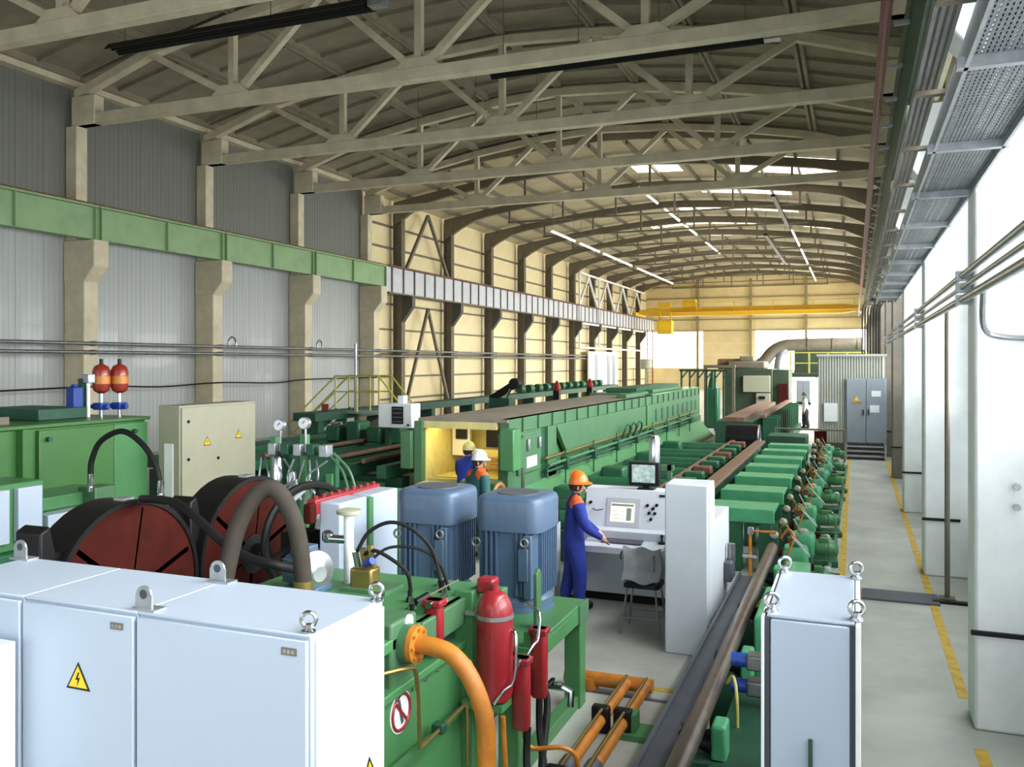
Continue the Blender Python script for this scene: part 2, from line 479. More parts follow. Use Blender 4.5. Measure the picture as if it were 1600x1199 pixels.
# ---- concrete roof: ribbed slabs
cl = struct('ceiling', MB().box(XL - .2, XR + .2, Y0, YE, 15.3, 15.4), 'roof_slab', 'roof of ribbed concrete slabs and steel sheets', 'ceiling')
XM, HALF = -11.1, 12.6
def ztop(x):                                    # underside of the roof slabs over the concrete trusses
    t = min(1, abs(x - XM) / HALF)
    return 14.35 - 1.9 * t ** 1.7
def slab_mesh(L):
    b = MB().box(-1.56, 1.56, .02, L - .02, .14, .22)
    for x in (-1.5, 1.5): b.box(x - .06, x + .06, .02, L - .02, -.08, .14)
    for k in range(5): b.box(-1.44, 1.44, .1 + (L-.3)*k/4, .2 + (L-.3)*k/4, .02, .14)
    return to_mesh('roof_slab', b, 'roof_slab', (0,0,0))
sm = slab_mesh(6.03)
nodes = [XM - HALF + HALF * k / 4 for k in range(9)]
ty = [TY[0] - 6.03 * k for k in range(4, 0, -1)] + TY
for yy in ty:
    for i in range(8):
        x0, x1 = nodes[i], nodes[i+1]; z0, z1 = ztop(x0), ztop(x1)
        piece('roof_slab', sm, cl, ((x0+x1)/2, yy if yy < TY[-1] else yy, (z0+z1)/2 + .1), (0, -math.atan2(z1 - z0, x1 - x0), 0)) if yy < TY[-1] else None
part('eave_edge', MB().box(XL, XL + .35, Y0, TY[-1] + .4, 12.3, 12.55), 'concrete', cl)
part('eave_edge', MB().box(XR - .5, XR, Y0, TY[-1] + .4, 12.3, 12.55), 'concrete', cl)
# gable strip where the concrete roof steps down to the steel roof
XS, HS = -11.1, 12.9
def zs(x): t = min(1, abs(x - XS) / HS); return 13.75 - 1.45 * t ** 1.6
xsn = [XS - HS + HS * k / 8 for k in range(17)]
part('roof_step', MB().strip([(x, max(ztop(x) + .3, 12.7)) for x in xsn], [(x, zs(x) - .02) for x in xsn], TY[-1] + .25, TY[-1] + .35), 'roof_slab', cl)
edges = [-24.0, -20.8, -17.6, -14.4, -11.1, -8.6, -6.0, -3.4, -.8, XR + .1]
GL = {4, 5, 6, 7}
fy = [TY[-1] + .3] + SY[1:]
for j in range(len(fy) - 1):
    for i in range(len(edges) - 1):
        x0, x1 = edges[i], edges[i+1]
        cuts = [(fy[j] + .01, fy[j+1] - .01, 'roof_sheet')]
        if (i in GL and random.random() < (.4 if j < 2 else .75)) or (i == 3 and j > 1 and random.random() < .4):
            m0 = fy[j] + 3.4 + .5*random.random(); m1 = fy[j+1] - 1.7
            cuts = [(fy[j] + .01, m0, 'roof_sheet'), (m0, m1, 'streak_glow'), (m1, fy[j+1] - .01, 'roof_sheet')]  # glowing strips added to imitate bright streaks on the roof sheets
        for a, b_, nm in cuts:
            b = MB().strip([(x0, zs(x0) + .06), (x1, zs(x1) + .06)], [(x0, zs(x0)), (x1, zs(x1))], a, b_)
            part(nm, b, 'roof_glow' if nm == 'streak_glow' else 'roof_sheet', cl)
for i in range(14):
    x = -22.8 + i * 1.84
    part('purlin', MB().box(x - .05, x + .05, TY[-1] + .4, YE, zs(x) - .2, zs(x) - .01), 'steel_dark', cl)

# ---- concrete bowstring trusses
for n, yy in enumerate(TY):
    t = thing('concrete_truss', '%s pale concrete roof truss across the hall' % ORD[n], 'truss', (XM, yy, 11.0), 'concrete roof trusses')
    part('bottom_chord', MB().box(-23.6, 1.4, yy - .17, yy + .17, 11.0, 11.36), 'concrete', t, .02)
    zc = [ztop(x) - .14 for x in nodes]; zc[0] = zc[-1] = 12.05
    b = MB().strip([(x, z + .14) for x, z in zip(nodes, zc)], [(x, z - .16) for x, z in zip(nodes, zc)], yy - .15, yy + .15)
    part('top_chord', b, 'concrete', t, .02)
    for x0, x1 in ((-23.75, -22.75), (.6, 1.55)):
        part('end_block', MB().box(x0, x1, yy - .2, yy + .2, 11.0, 11.95), 'concrete', t, .03)
    for i in (2, 4, 6):
        part('vertical', MB().box(nodes[i] - .1, nodes[i] + .1, yy - .1, yy + .1, 11.3, zc[i] - .1), 'concrete', t)
        b = MB().prism([(nodes[i]-.75, yy-.16, 11.3), (nodes[i]+.75, yy-.16, 11.3), (nodes[i]+.35, yy-.16, 11.62), (nodes[i]-.35, yy-.16, 11.62)], (0, .32, 0))
        part('node_haunch', b, 'concrete', t)
        for s in (-1, 1):
            part('diagonal', MB().beam((nodes[i] + s*.25, yy, 11.45), (nodes[i+s], yy, zc[i+s] - .08), .2, .2), 'concrete', t)
# ---- concrete columns
for n, yy in enumerate(TY[1:]):
    t = thing('concrete_column', '%s cream concrete column on the left wall' % ['nearest', 'second', 'third', 'last'][n], 'column', (-23.5, yy, 0), 'left concrete columns')
    part('shaft', MB().box(-23.98, -23.1, yy - .28, yy + .28, 0, 6.6), 'concrete', t, .03)
    b = MB().prism([(-23.98, yy-.3, 5.9), (-23.1, yy-.3, 5.9), (-22.65, yy-.3, 6.4), (-22.65, yy-.3, 7.25), (-23.98, yy-.3, 7.25)], (0, .6, 0))
    part('corbel', b, 'concrete', t, .03)
    part('upper_shaft', MB().box(-23.98, -23.5, yy - .22, yy + .22, 7.2, 11.0), 'concrete', t, .03)
cr = [9.02 + 6.03 * k for k in range(6)]
for n, yy in enumerate(cr):
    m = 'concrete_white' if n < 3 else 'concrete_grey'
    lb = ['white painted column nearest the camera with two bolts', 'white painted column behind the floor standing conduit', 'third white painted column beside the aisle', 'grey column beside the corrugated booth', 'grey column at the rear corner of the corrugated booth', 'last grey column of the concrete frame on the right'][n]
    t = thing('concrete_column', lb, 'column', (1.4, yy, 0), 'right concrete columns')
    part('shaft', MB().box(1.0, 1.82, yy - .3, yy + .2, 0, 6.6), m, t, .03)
    b = MB().prism([(1.82, yy-.32, 6.05), (1.02, yy-.32, 6.05), (.78, yy-.32, 6.35), (.76, yy-.32, 7.3), (1.82, yy-.32, 7.3)], (0, .54, 0))
    part('corbel', b, m, t, .02)
    part('upper_shaft', MB().box(1.3, 1.82, yy - .22, yy + .2, 7.25, 11.0), 'concrete', t, .03)
    part('conduit_band', MB().box(.97, 1.5, yy - .335, yy - .3, .86, .9), 'black', t)
    if n == 0:
        for z in (2.2, 2.02): part('bolt', MB().cyl((1.33, yy-.31, z), (1.33, yy-.35, z), .03, n=10), 'galv', t)

# ---- crane runway beams
for n in range(5):
    a = TY[0] - 6.03 + .0 + 6.03 * n if n else 9.0
    b0, b1 = [(9.1, TY[0]), (TY[0], TY[1]), (TY[1], TY[2]), (TY[2], TY[3]), (TY[3], TY[4] + .5)][n]
    t = thing('crane_beam', '%s pale green crane runway beam on the left columns' % ['nearest', 'second', 'third', 'fourth', 'last'][n], 'beam', (-22.95, (b0+b1)/2, 7.27), 'green crane runway beams')
    part('web', MB().box(-23.1, -22.85, b0 + .02, b1 - .02, 7.27, 8.3), 'crane_green', t, .01)
    part('flange', MB().box(-23.2, -22.7, b0 + .02, b1 - .02, 8.3, 8.36), 'crane_green', t)
    part('rail', MB().box(-23.0, -22.92, b0 + .02, b1 - .02, 8.36, 8.46), 'rust', t)
    for yy in (b0 + .1, b1 - .14, (b0 + b1) / 2): part('stiffener', MB().box(-22.85, -22.74, yy, yy + .04, 7.28, 8.3), 'crane_green', t)
t = thing('crane_beam', 'long lavender grey crane beam with dark stiffener ribs', 'beam', (-22.95, 72, 6.95))
part('web', MB().box(-23.1, -22.9, TY[4] + .55, YE - .5, 7.0, 8.35), 'beam_grey', t)
part('top_flange', MB().box(-23.2, -22.65, TY[4] + .55, YE - .5, 8.35, 8.43), 'rust', t)
part('bottom_flange', MB().box(-23.2, -22.65, TY[4] + .55, YE - .5, 6.93, 7.0), 'steel_dark', t)
ribm = to_mesh('stiffener', MB().box(0, .05, -.06, .06, 0, 1.35), 'steel_bracket', (0,0,0))
yy = TY[4] + 1.2
while yy < YE - 1:
    o = piece('stiffener', ribm, t, Vector((-22.9, yy, 7.0)) - BASE[t]); yy += 1.266
t = thing('crane_beam', 'dark crane runway beam above the right columns', 'beam', (.95, 45, 7.32))
part('web', MB().box(.82, 1.2, 0, YE - .5, 7.32, 8.3), 'concrete', t)
part('side_plate', MB().box(.76, .82, 0, YE - .5, 7.4, 8.45), 'green_dark', t)
part('flange', MB().box(.7, 1.25, 0, YE - .5, 8.45, 8.5), 'steel_dark', t)
for k in range(26):
    part('cable_hanger', MB().box(.55, .78, 6 + k*2.0, 6.05 + k*2.0, 8.3, 8.36), 'galv', t)
for n, (x, z) in enumerate(((.42, 8.3), (.5, 8.55), (.4, 8.75))):
    single('conductor_rail', MB().box(x - .025, x + .025, 1, YE - 3, z - .03, z + .03), 'red_bus', ['lowest dark red crane conductor rail along the right beam', 'middle dark red crane conductor rail along the right beam', 'top dark red crane conductor rail along the right beam'][n], 'conductor rail', 'crane conductor rails')

# ---- steel portal frames
def rafter_profile():
    top = []; bot = []
    N = 24
    for k in range(N + 1):
        x = -23.75 + (1.5 + 23.75) * k / N
        zt = zs(x) - .2
        e = min(x + 23.75, 1.5 - x)
        d = .42 + .9 * max(0, 1 - e / 2.6) ** 1.6
        top.append((x, zt)); bot.append((x, zt - d))
    return top, bot
rt, rb = rafter_profile()
for n, yy in enumerate(SY[:-1]):
    t = thing('steel_portal', '%s dark steel portal frame with curved rafter' % ORD[n], 'portal frame', (-11.1, yy, 0), 'steel portal frames')
    for nm, x0, x1 in (('column', -23.75, -23.2), ('column', 1.15, 1.55)):
        b = MB().box(x0, x1, yy - .02, yy + .02, 0, 11.9)
        b.box(x0, x0 + .04, yy - .2, yy + .2, 0, 11.9).box(x1 - .04, x1, yy - .2, yy + .2, 0, 11.9)
        part(nm, b, 'steel_dark', t)
    part('rafter', MB().strip(rt, rb, yy - .13, yy + .13), 'steel_dark', t)
    b = MB().prism([(-23.2, yy-.18, 5.5), (-22.55, yy-.18, 6.35), (-22.55, yy-.18, 6.9), (-23.2, yy-.18, 6.9)], (0, .36, 0))
    part('bracket', b, 'steel_bracket', t)
    part('tie_bar', MB().cyl((-19.5, yy, 11.75), (-2.6, yy, 11.75), .06, n=8), 'steel_dark', t)
    for x in (-19.4, -16, -12.8, -9.4, -6.2, -2.7):
        part('hanger', MB().box(x - .05, x + .05, yy - .05, yy + .05, 11.72, zs(x) - .55), 'steel_dark', t)
def brace(pts, r, m, label):
    t = thing('wall_bracing', label, 'bracing', (-23.4, sum(p[0][1] for p in pts)/len(pts), 0))
    for a, b in pts: part('strut', MB().beam(a, b, r, r), m, t)
ym = (SY[0] + SY[1]) / 2
brace([((-23.3, SY[0]+.5, 1.0), (-23.3, ym, 6.4)), ((-23.3, SY[1]-.5, 1.0), (-23.3, ym, 6.4))], .16, 'steel_dark', 'dark inverted V bracing under the grey crane beam')
brace([((-23.3, SY[0]+.5, 8.5), (-23.3, ym, 11.9)), ((-23.3, SY[1]-.5, 8.5), (-23.3, ym, 11.9))], .16, 'steel_dark', 'dark inverted V bracing above the grey crane beam')
pts = []
for i in range(5, 9):
    a, b = SY[i], SY[i+1]
    pts += [((-22.9, a + .3, 8.5), (-22.9, (a+b)/2, 11.2)), ((-22.9, b - .3, 8.5), (-22.9, (a+b)/2, 11.2))]
pts += [((-22.8, SY[5], 11.3), (-22.8, SY[9], 11.3)), ((-22.8, SY[5], 6.8), (-22.8, SY[9], 6.8)), ((-22.8, SY[5], 4.6), (-22.8, SY[9], 4.6))]
pts += [((-22.8, SY[i], 4.6), (-22.8, SY[i], 11.3)) for i in (5, 6)]
brace(pts, .16, 'white', 'white tubular wall bracing near the far end')
# ================================================================== OVERHEAD SERVICES
def heater(x0, x1, yy, z, label):
    t = thing('radiant_heater', label, 'heater', ((x0+x1)/2, yy, z), 'black radiant tube heaters')
    part('reflector', MB().prism([(x0, yy-.28, z), (x0, yy-.12, z+.2), (x0, yy+.12, z+.2), (x0, yy+.28, z), (x0, yy+.24, z), (x0, yy+.1, z+.16), (x0, yy-.1, z+.16), (x0, yy-.24, z)], (x1-x0, 0, 0)), 'black', t)
    part('burner_tube', MB().cyl((x0+.1, yy-.08, z+.05), (x1-.1, yy-.08, z+.05), .05, n=8), 'rubber', t)
    part('return_tube', MB().cyl((x0+.1, yy+.1, z+.05), (x1-.1, yy+.1, z+.05), .05, n=8), 'rubber', t)
    part('burner_box', MB().box(x1, x1+.45, yy-.15, yy+.15, z-.02, z+.25), 'galv', t)
    k = 4
    for i in range(k):
        x = x0 + .5 + (x1-x0-1)*i/(k-1)
        part('hanger', MB().cyl((x, yy, z+.18), (x, yy, ztop(x)+.15), .012, n=6), 'steel_dark', t)
heater(-19.5, -11.1, 18.5, 12.05, 'long black radiant heater above the nearest left bay')
heater(-10.5, -2.3, 24.5, 12.1, 'long black radiant heater on the right behind the second truss')
heater(-19.1, -10.6, 30.5, 12.1, 'long black radiant heater on the left behind the third truss')
heater(-5.4, -.6, 18.5, 12.2, 'short black radiant heater near the right conductor rails')
def ylamp(x, y0, y1, z, label, dark=0):
    t = thing('strip_light', label, 'light', (x, (y0+y1)/2, z), 'strip lights of the steel hall')
    if dark:
        part('tray', MB().box(x-.1, x+.1, y0, y1, z, z+.12), 'black', t)
    else:
        part('housing', MB().box(x-.07, x+.07, y0, y1, z+.04, z+.12), 'white', t)
        part('tube', MB().cyl((x, y0+.1, z+.01), (x, y1-.1, z+.01), .045, n=8), 'tube_lamp', t)
    for yy in (y0+.3, y1-.3): part('hanger', MB().cyl((x, yy, z+.1), (x, yy, zs(x)+.0), .012, n=6), 'steel_dark', t)
for i, (a, b) in enumerate(((51, 56), (57, 62), (63, 72), (74, 90))):
    ylamp(-17.6, a, b, 11.45, '%s strip light of the left row over the hall' % ['nearest', 'second', 'third', 'last'][i])
for i, (a, b) in enumerate(((47, 52), (54, 59), (61, 66), (70, 78))):
    ylamp(-11.1, a, b, 12.9, '%s strip light of the row under the ridge' % ['nearest', 'second', 'third', 'last'][i])
for i, (a, b) in enumerate(((56, 64), (66, 76), (79, 92))):
    ylamp(-3.6, a, b, 11.45, '%s strip light of the right row over the hall' % ['nearest', 'second', 'last'][i])
ylamp(-3.7, 44, 54, 11.4, 'black cable trough hung under the right roof slope', 1)
ylamp(-4.7, 51, 66, 10.5, 'lower black cable trough hung under the right roof slope', 1)

# cable tray along the right columns
t = thing('cable_tray', 'wide galvanised perforated cable tray above the aisle', 'cable tray', (.75, 14, 4.9))
for k in range(12):
    y0 = 1.2 + k*1.95
    part('tray_sheet', MB().box(.56, 1.0, y0+.02, y0+1.93, 4.9, 4.905), 'perforated', t)
    part('arm', MB().box(.5, 1.03, y0-.03, y0+.03, 4.84, 4.9), 'galv', t)
for x in (.545, .995): part('side_rail', MB().box(x-.01, x+.01, 1.2, 25, 4.84, 5.0), 'galv', t)
for i, (x, z) in enumerate(((.6, 4.94), (.66, 4.94), (.72, 4.93), (.78, 4.94), (.85, 4.93), (.92, 4.94))):
    part('cable', MB().cyl((x, 1.2, z), (x, 25.5, z), .024, n=8), 'rubber', t)
t = thing('cable_ladder', 'narrow dark cable ladder left of the perforated tray', 'cable tray', (.45, 14, 5.0))
for i, x in enumerate((.36, .4, .44, .48)): part('rail', MB().box(x-.01, x+.01, 1.0, 29, 4.98 + .02*i, 5.05 + .02*i), 'steel', t)
for k in range(18): part('rung', MB().box(.35, .52, 1.4 + k*1.5, 1.46 + k*1.5, 4.95, 4.98), 'steel_dark', t)
for i in range(7):
    x = .28 + i*.12
    single('drop_cable', MB().tube([(x*.5+.3, 25.2, 5.0), (x*.75+.1, 30.5, 5.2), (x*.75+.05, 32.2, 5.1), (x*.75+.05, 32.9, 4.6), (x*.75+.05, 33.0, 3.58)], .024, 8, smooth=6), 'rubber', '%s black cable dropping into the booth roof from the left' % ['first', 'second', 'third', 'fourth', 'fifth', 'sixth', 'last'][i], 'cable', 'cables dropping to the booth')
for n, (x, z, r, lb) in enumerate(((.93, 4.1, .03, 'upper thin dark pipe along the right columns'), (.93, 3.99, .022, 'middle thin dark conduit along the right columns'), (.93, 3.88, .035, 'lowest steel pipe along the right columns'))):
    t = thing('wall_pipe', lb, 'pipe', (x, 15, z), 'pipes on the right columns')
    part('pipe', MB().cyl((x, 1.5, z), (x, 31, z), r, n=10), 'steel', t)
    for yy in cr[:4]: part('clamp', MB().box(x-.05, 1.02, yy-.04, yy+.04, z-.045, z+.045), 'galv', t)
single('drop_conduit', MB().tube([(.95, 7.7, 3.88), (.97, 7.9, 3.86), (1.05, 8.5, 3.6), (1.2, 8.62, 3.52), (1.6, 8.66, 3.5)], .025, 8, smooth=5), 'steel', 'thin bent conduit crossing the nearest white column', 'conduit')
t = thing('floor_conduit', 'thin vertical conduit standing on the floor before the second column', 'conduit', (1.2, 13.3, 0))
part('pipe', MB().cyl((1.2, 13.38, 0), (1.2, 13.38, 4.0), .035, n=10), 'steel_dark', t)
part('foot', MB().box(1.1, 1.3, 13.28, 13.48, 0, .03), 'steel_dark', t)

# pipes on the left wall
for n, (z, r, lb) in enumerate(((3.9, .06, 'upper long pipe along the left wall'), (3.62, .06, 'lower long pipe along the left wall'))):
    t = thing('wall_pipe', lb, 'pipe', (-22.9, 45, z), 'pipes on the left wall')
    part('pipe', MB().cyl((-22.9, 14, z), (-22.9, 76, z), r, n=10), 'steel', t)
    for yy in TY[1:] + SY[:6]: part('clamp', MB().box(-23.2, -22.86, yy-.05, yy+.05, z-.08, z+.08), 'steel_dark', t)
    if n == 0:
        for yy in (27.7, 33.7): part('vent_loop', MB().tube([(-22.9, yy-.2, 3.9), (-22.9, yy-.2, 4.15), (-22.9, yy, 4.3), (-22.9, yy+.2, 4.15), (-22.9, yy+.2, 3.9)], .04, 8, smooth=4), 'steel', t)
single('wall_cable', MB().tube([(-22.95, 14, 2.4), (-23, 21, 2.5), (-22.95, 24, 2.42), (-23, 27, 2.5), (-22.95, 30.5, 2.42), (-23, 33, 2.52), (-23, 39, 2.5)], .03, 6, smooth=4), 'rubber', 'thin sagging cable low on the left wall', 'cable')

# yellow travelling crane
t = thing('bridge_crane', 'yellow overhead bridge crane across the far end', 'crane', (-11, 96, 8.5))
part('girder', MB().strip([(-22.6, 9.1), (-21, 9.35), (-11, 9.35), (-1, 9.35), (.6, 9.1)], [(-22.6, 8.7), (-21, 8.4), (-11, 8.4), (-1, 8.4), (.6, 8.7)], 95.8, 96.3), 'yellow', t)
part('walkway', MB().box(-19, .4, 95.0, 95.7, 8.75, 8.8), 'yellow', t)
for x in (-22.75, .75): part('end_carriage', MB().box(x-.2, x+.2, 94.2, 97.8, 8.45, 8.85), 'yellow', t)
part('hoist', MB().box(-17.6, -16.2, 95.2, 96.6, 9.35, 10.2), 'yellow', t)
part('motor_box', MB().box(-20.3, -19.0, 95.2, 96.4, 9.2, 9.9), 'yellow', t)
part('operator_cab', MB().box(-20.3, -18.7, 94.6, 96.0, 6.4, 7.9), 'yellow', t)
for x in (-20.1, -18.9): part('cab_hanger', MB().box(x-.08, x+.08, 95.2, 95.4, 7.9, 8.8), 'yellow', t)
part('cab_glass', MB().box(-20.1, -18.9, 94.55, 94.6, 6.9, 7.7), 'sign_yellow', t)
for x in (-16, -12, -8, -4, 0): part('rail_post', MB().box(x-.04, x+.04, 95.0, 95.08, 8.8, 9.8), 'yellow', t)
part('handrail', MB().box(-19, .3, 95.0, 95.06, 9.78, 9.84), 'yellow', t)

# far white door on the left wall
t = struct('door_1', MB().box(-23.3, -23.15, 78, 88.5, 0, 4.3), 'white', 'tall white sliding door on the far left wall', 'door')
for yy in (80, 84.5, 86.5): part('door_panel', MB().box(-23.15, -23.1, yy, yy + .9, .3, 4.0), 'door_blue', t)
t = struct('door_2', MB().box(-5.0, -2.2, YE - .1, YE - .02, 0, 3.4), 'pane_far', 'bright open gate in the far gable', 'door')
part('frame', MB().box(-5.2, -2.0, YE - .2, YE - .1, 3.4, 3.7), 'white', t)
t = struct('door_3', MB().box(-3.7, -2.78, 62.0, 62.1, .55, 2.05), 'door_blue', 'distant pale blue double door in the added glowing partition beyond the aisle', 'door')
part('leaf', MB().box(-3.66, -3.25, 61.94, 62.0, .6, 2.0), 'door_blue', t); part('leaf', MB().box(-3.23, -2.82, 61.94, 62.0, .6, 2.0), 'door_blue', t)
part('threshold', MB().box(-3.75, -2.73, 61.9, 62.1, .42, .55), 'black', t)
part('glow_surround', MB().box(-4.8, 1.2, 62.12, 62.3, 0, 2.3), 'pane_far', t)  # glowing panel added to light the floor before it
part('plinth', MB().box(-3.75, -2.73, 62.0, 62.1, 0, .42), 'white', t)
for x in (-4.8, -2.4, -.9, 1.1): part('post', MB().box(x-.04, x+.04, 62.05, 62.12, 0, 2.35), 'white', t)

# ================================================================== BOOTH AT THE END OF THE AISLE
t = thing('control_booth', 'grey corrugated booth with blue double doors at the aisle end', 'booth', (0, 34, 0))
part('body', MB().box(-1.2, 1.0, 32.56, 36, .45, 3.5), 'corrugated', t)
cm = to_mesh('cladding_rib', MB().prism([(-.03, 0, .45), (-.015, -.035, .45), (.015, -.035, .45), (.03, 0, .45)], (0, 0, 3.05)), 'corrugated', (0,0,0))
for k in range(25):
    x = -1.16 + k*.09
    if x > 1.0: break
    o = piece('cladding_rib', cm, t, Vector((x, 32.56, 0)) - Vector((0, 34, 0)))
part('roof', MB().box(-1.25, 1.05, 32.45, 36.05, 3.5, 3.58), 'corrugated', t)
part('plinth', MB().box(-1.15, .95, 32.6, 36, 0, .45), 'steel_dark', t)
part('door_frame', MB().box(-.29, 1.04, 32.48, 32.53, .48, 2.74), 'door_blue', t)
for x0, x1 in ((-.25, .365), (.385, 1.0)):
    d = part('door', MB().box(x0, x1, 32.43, 32.48, .5, 2.7), 'door_blue', t, .006)
    part('handle', MB().box(x1-.09 if x0 < 0 else x0+.06, x1-.06 if x0 < 0 else x0+.09, 32.38, 32.43, 1.45, 1.65), 'black', d)
    if x0 < 0:
        part('warning_sign', MB().prism([(-.02, 32.42, 1.95), (.16, 32.42, 1.95), (.07, 32.42, 2.12)], (0, .01, 0)), 'sign_yellow', d)
        part('notice', MB().box(-.08, .24, 32.42, 32.43, 1.86, 1.9), 'orange', d)
    else:
        part('notice', MB().box(.55, .85, 32.42, 32.43, 2.1, 2.3), 'white', d); part('notice', MB().box(.5, .8, 32.42, 32.43, 1.55, 1.8), 'white', d)
part('notice_board', MB().box(-1.0, -.55, 32.47, 32.52, 1.2, 1.85), 'white', t)
for k in range(3):
    part('step', MB().box(-.25, .95, 31.4 + k*.35, 31.75 + k*.35, .1 + .13*k, .14 + .13*k), 'galv', t)
for x in (-.27, .97): part('stringer', MB().box(x-.03, x+.03, 31.35, 32.45, 0, .5), 'galv', t)
t = thing('aisle_barrier', 'thin dark pipe barrier before the booth', 'barrier', (-1.4, 30.5, 0))
for x in (-2.5, -.3): part('post', MB().cyl((x, 30.5, 0), (x, 30.5, 1.05), .035, n=10), 'steel_dark', t)
part('rail', MB().cyl((-2.5, 30.5, 1.05), (-.3, 30.5, 1.05), .035, n=10), 'steel_dark', t)
single('dark_board', MB().box(-1.25, -.85, 30.55, 30.6, .42, 1.0).box(-1.1, -1.0, 30.55, 30.65, 0, .42), 'red_dark', 'dark brown board standing behind the pipe barrier', 'board')
single('floor_hose', MB().tube([(-.22, 29, .05), (-.26, 24, .05), (-.3, 20, .05), (-.34, 16, .05), (-.42, 13, .05), (-.46, 10.5, .05)], .04, 8, smooth=5), 'green_pale', 'green hose lying along the yellow aisle line', 'hose')

# duct and far machine
t = thing('air_duct', 'grey round air duct with elbow beyond the booth', 'duct', (-3, 55, 0))
part('duct', MB().tube([(-5.9, 55, 2.9), (-5.2, 55, 3.3), (-4.7, 55, 3.9), (-4.1, 55, 4.25), (-3.2, 55, 4.35), (.4, 55, 4.4)], .36, 16, smooth=6), 'steel_dark', t)
part('branch', MB().tube([(-4.3, 55, 0), (-4.3, 55, 2.6), (-4.2, 55, 3.6), (-3.9, 55, 4.2)], .28, 14, smooth=5), 'galv', t)
for x in (-2.6, -1.2, .2): part('flange', MB().cyl((x-.03, 55, 4.37), (x+.03, 55, 4.37), .41, n=16), 'steel_dark', t)
t = thing('gallery', 'dark green gallery with yellow railing under the duct', 'platform', (-1.4, 57, 0))
part('deck', MB().box(-3.9, .9, 56.4, 59.5, 2.35, 2.6), 'olive_dark', t)
part('back_panel', MB().box(-3.6, .6, 58.5, 58.6, 2.6, 4.1), 'olive_dark', t)
for x in (-3.8, .7): part('leg', MB().box(x-.12, x+.12, 57, 57.3, 0, 2.35), 'olive_dark', t)
for x in (-3.7, -2.6, -1.5, -.4, .7): part('rail_post', MB().box(x-.05, x+.05, 56.45, 56.55, 2.6, 3.9), 'yellow_rail', t)
for z in (3.2, 3.85): part('rail', MB().box(-3.8, .8, 56.46, 56.54, z, z+.07), 'yellow_rail', t)
t = thing('press_head', 'tall dark green press head with pale control panel beyond the racks', 'machine', (-5, 47, 0))
part('body', MB().box(-6.3, -3.9, 46, 49, 0, 2.95), 'olive_dark', t, .03)
part('side_column', MB().box(-3.9, -3.1, 46.2, 48.6, 0, 2.9), 'olive_dark', t, .03)
part('top_gear', MB().box(-6.2, -4.3, 46.4, 48.5, 2.95, 3.35), 'steel_dark', t, .08)
part('top_motor', MB().cyl((-6.8, 47.2, 3.2), (-5.2, 47.2, 3.2), .28), 'rust', t)
part('lid', MB().box(-5.6, -4.9, 46.6, 48.2, 3.35, 3.6), 'steel_dark', t, .04)
part('control_panel', MB().box(-5.35, -4.0, 45.85, 46.0, 1.75, 2.6), 'beige', t, .02)
part('gauge_panel', MB().box(-4.7, -4.0, 45.85, 46.0, .8, 1.7), 'beige', t, .02)
for z in (1.4, 1.0): part('indicator', MB().box(-4.55, -4.25, 45.8, 45.86, z, z+.15), 'black', t)
part('red_panel', MB().box(-3.6, -3.15, 46.05, 46.2, 1.2, 2.2), 'red_dark', t)
t = thing('rib_rack', 'dark green rack of upright ribs before the press head', 'rack', (-4, 37, 0))
for k in range(12): part('rib', MB().box(-3.0, -2.5, 31.5 + k*1.1, 31.66 + k*1.1, 0, 1.35), 'green_deep', t)
part('base_beam', MB().box(-3.2, -2.4, 31.2, 44.2, 0, .35), 'green_dark', t)
part('top_rail', MB().box(-3.1, -2.9, 31.2, 44.2, 1.35, 1.45), 'bar_brown', t)
part('billet_trough', MB().box(-4.3, -3.6, 31.2, 44.2, 1.2, 1.35), 'bar_brown', t)
part('trough_bed', MB().box(-4.6, -3.3, 31.2, 44.2, .3, 1.2), 'green_dark', t)
t = thing('slanted_rack', 'dark green rail rack with slanted struts beyond the furnace', 'rack', (-7, 42, 0))
part('top_rail', MB().box(-7.9, -5.6, 41.95, 42.05, 2.85, 2.95), 'green_dark', t)
for k in range(6):
    x = -7.8 + k*.4
    part('strut', MB().box(x-.04, x+.04, 41.95, 42.05, 0, 2.9), 'green_dark', t)
    part('slant', MB().beam((x, 42, 2.5), (x+.3, 42, 2.88), .06, .06), 'green_dark', t)
t = thing('lathe_stand', 'dark green spindle stand with pale tubes beside the slanted rack', 'machine', (-6.3, 44, 0))
part('body', MB().box(-6.9, -6.3, 43.6, 44.4, 0, 2.0), 'green_deep', t, .05)
part('cone', MB().cyl((-6.6, 44, 2.0), (-6.6, 44, 2.9), .26, .08), 'green_deep', t)
part('frame', MB().box(-7.2, -5.6, 44.8, 44.95, 3.0, 3.15), 'steel_dark', t)
for x in (-7.1, -5.7): part('frame_post', MB().box(x-.07, x+.07, 44.8, 44.95, 0, 3.0), 'steel_dark', t)

# ================================================================== LEFT MIDDLE: tanks, cabinets, cooling bed
t = thing('oil_tank', 'large green panelled oil tank by the left wall', 'tank', (-13.2, 10.5, 0))
part('body', MB().box(-14.4, -12.2, 7.0, 12.35, 0, 2.24), 'green_tank', t, .02)
part('lid', MB().box(-14.4, -12.12, 7.0, 12.4, 2.24, 2.3), 'green_tank', t, .01)
part('front_panel', MB().box(-12.2, -12.12, 10.05, 11.55, .1, 2.2), 'green_tank', t, .01)
part('front_panel', MB().box(-12.2, -12.14, 11.58, 12.35, .1, 2.2), 'green', t, .01)
for yy in (9.75, 9.1): part('post', MB().box(-12.2, -12.05, yy-.05, yy+.05, 0, 2.24), 'green_tank', t)
part('dark_recess', MB().box(-12.22, -12.17, 8.3, 9.0, .4, 2.0), 'steel_dark', t)
for yy in (10.2, 12.0): part('knob', MB().cyl((-12.12, yy, 2.05), (-12.05, yy, 2.05), .04, n=10), 'green_dark', t)
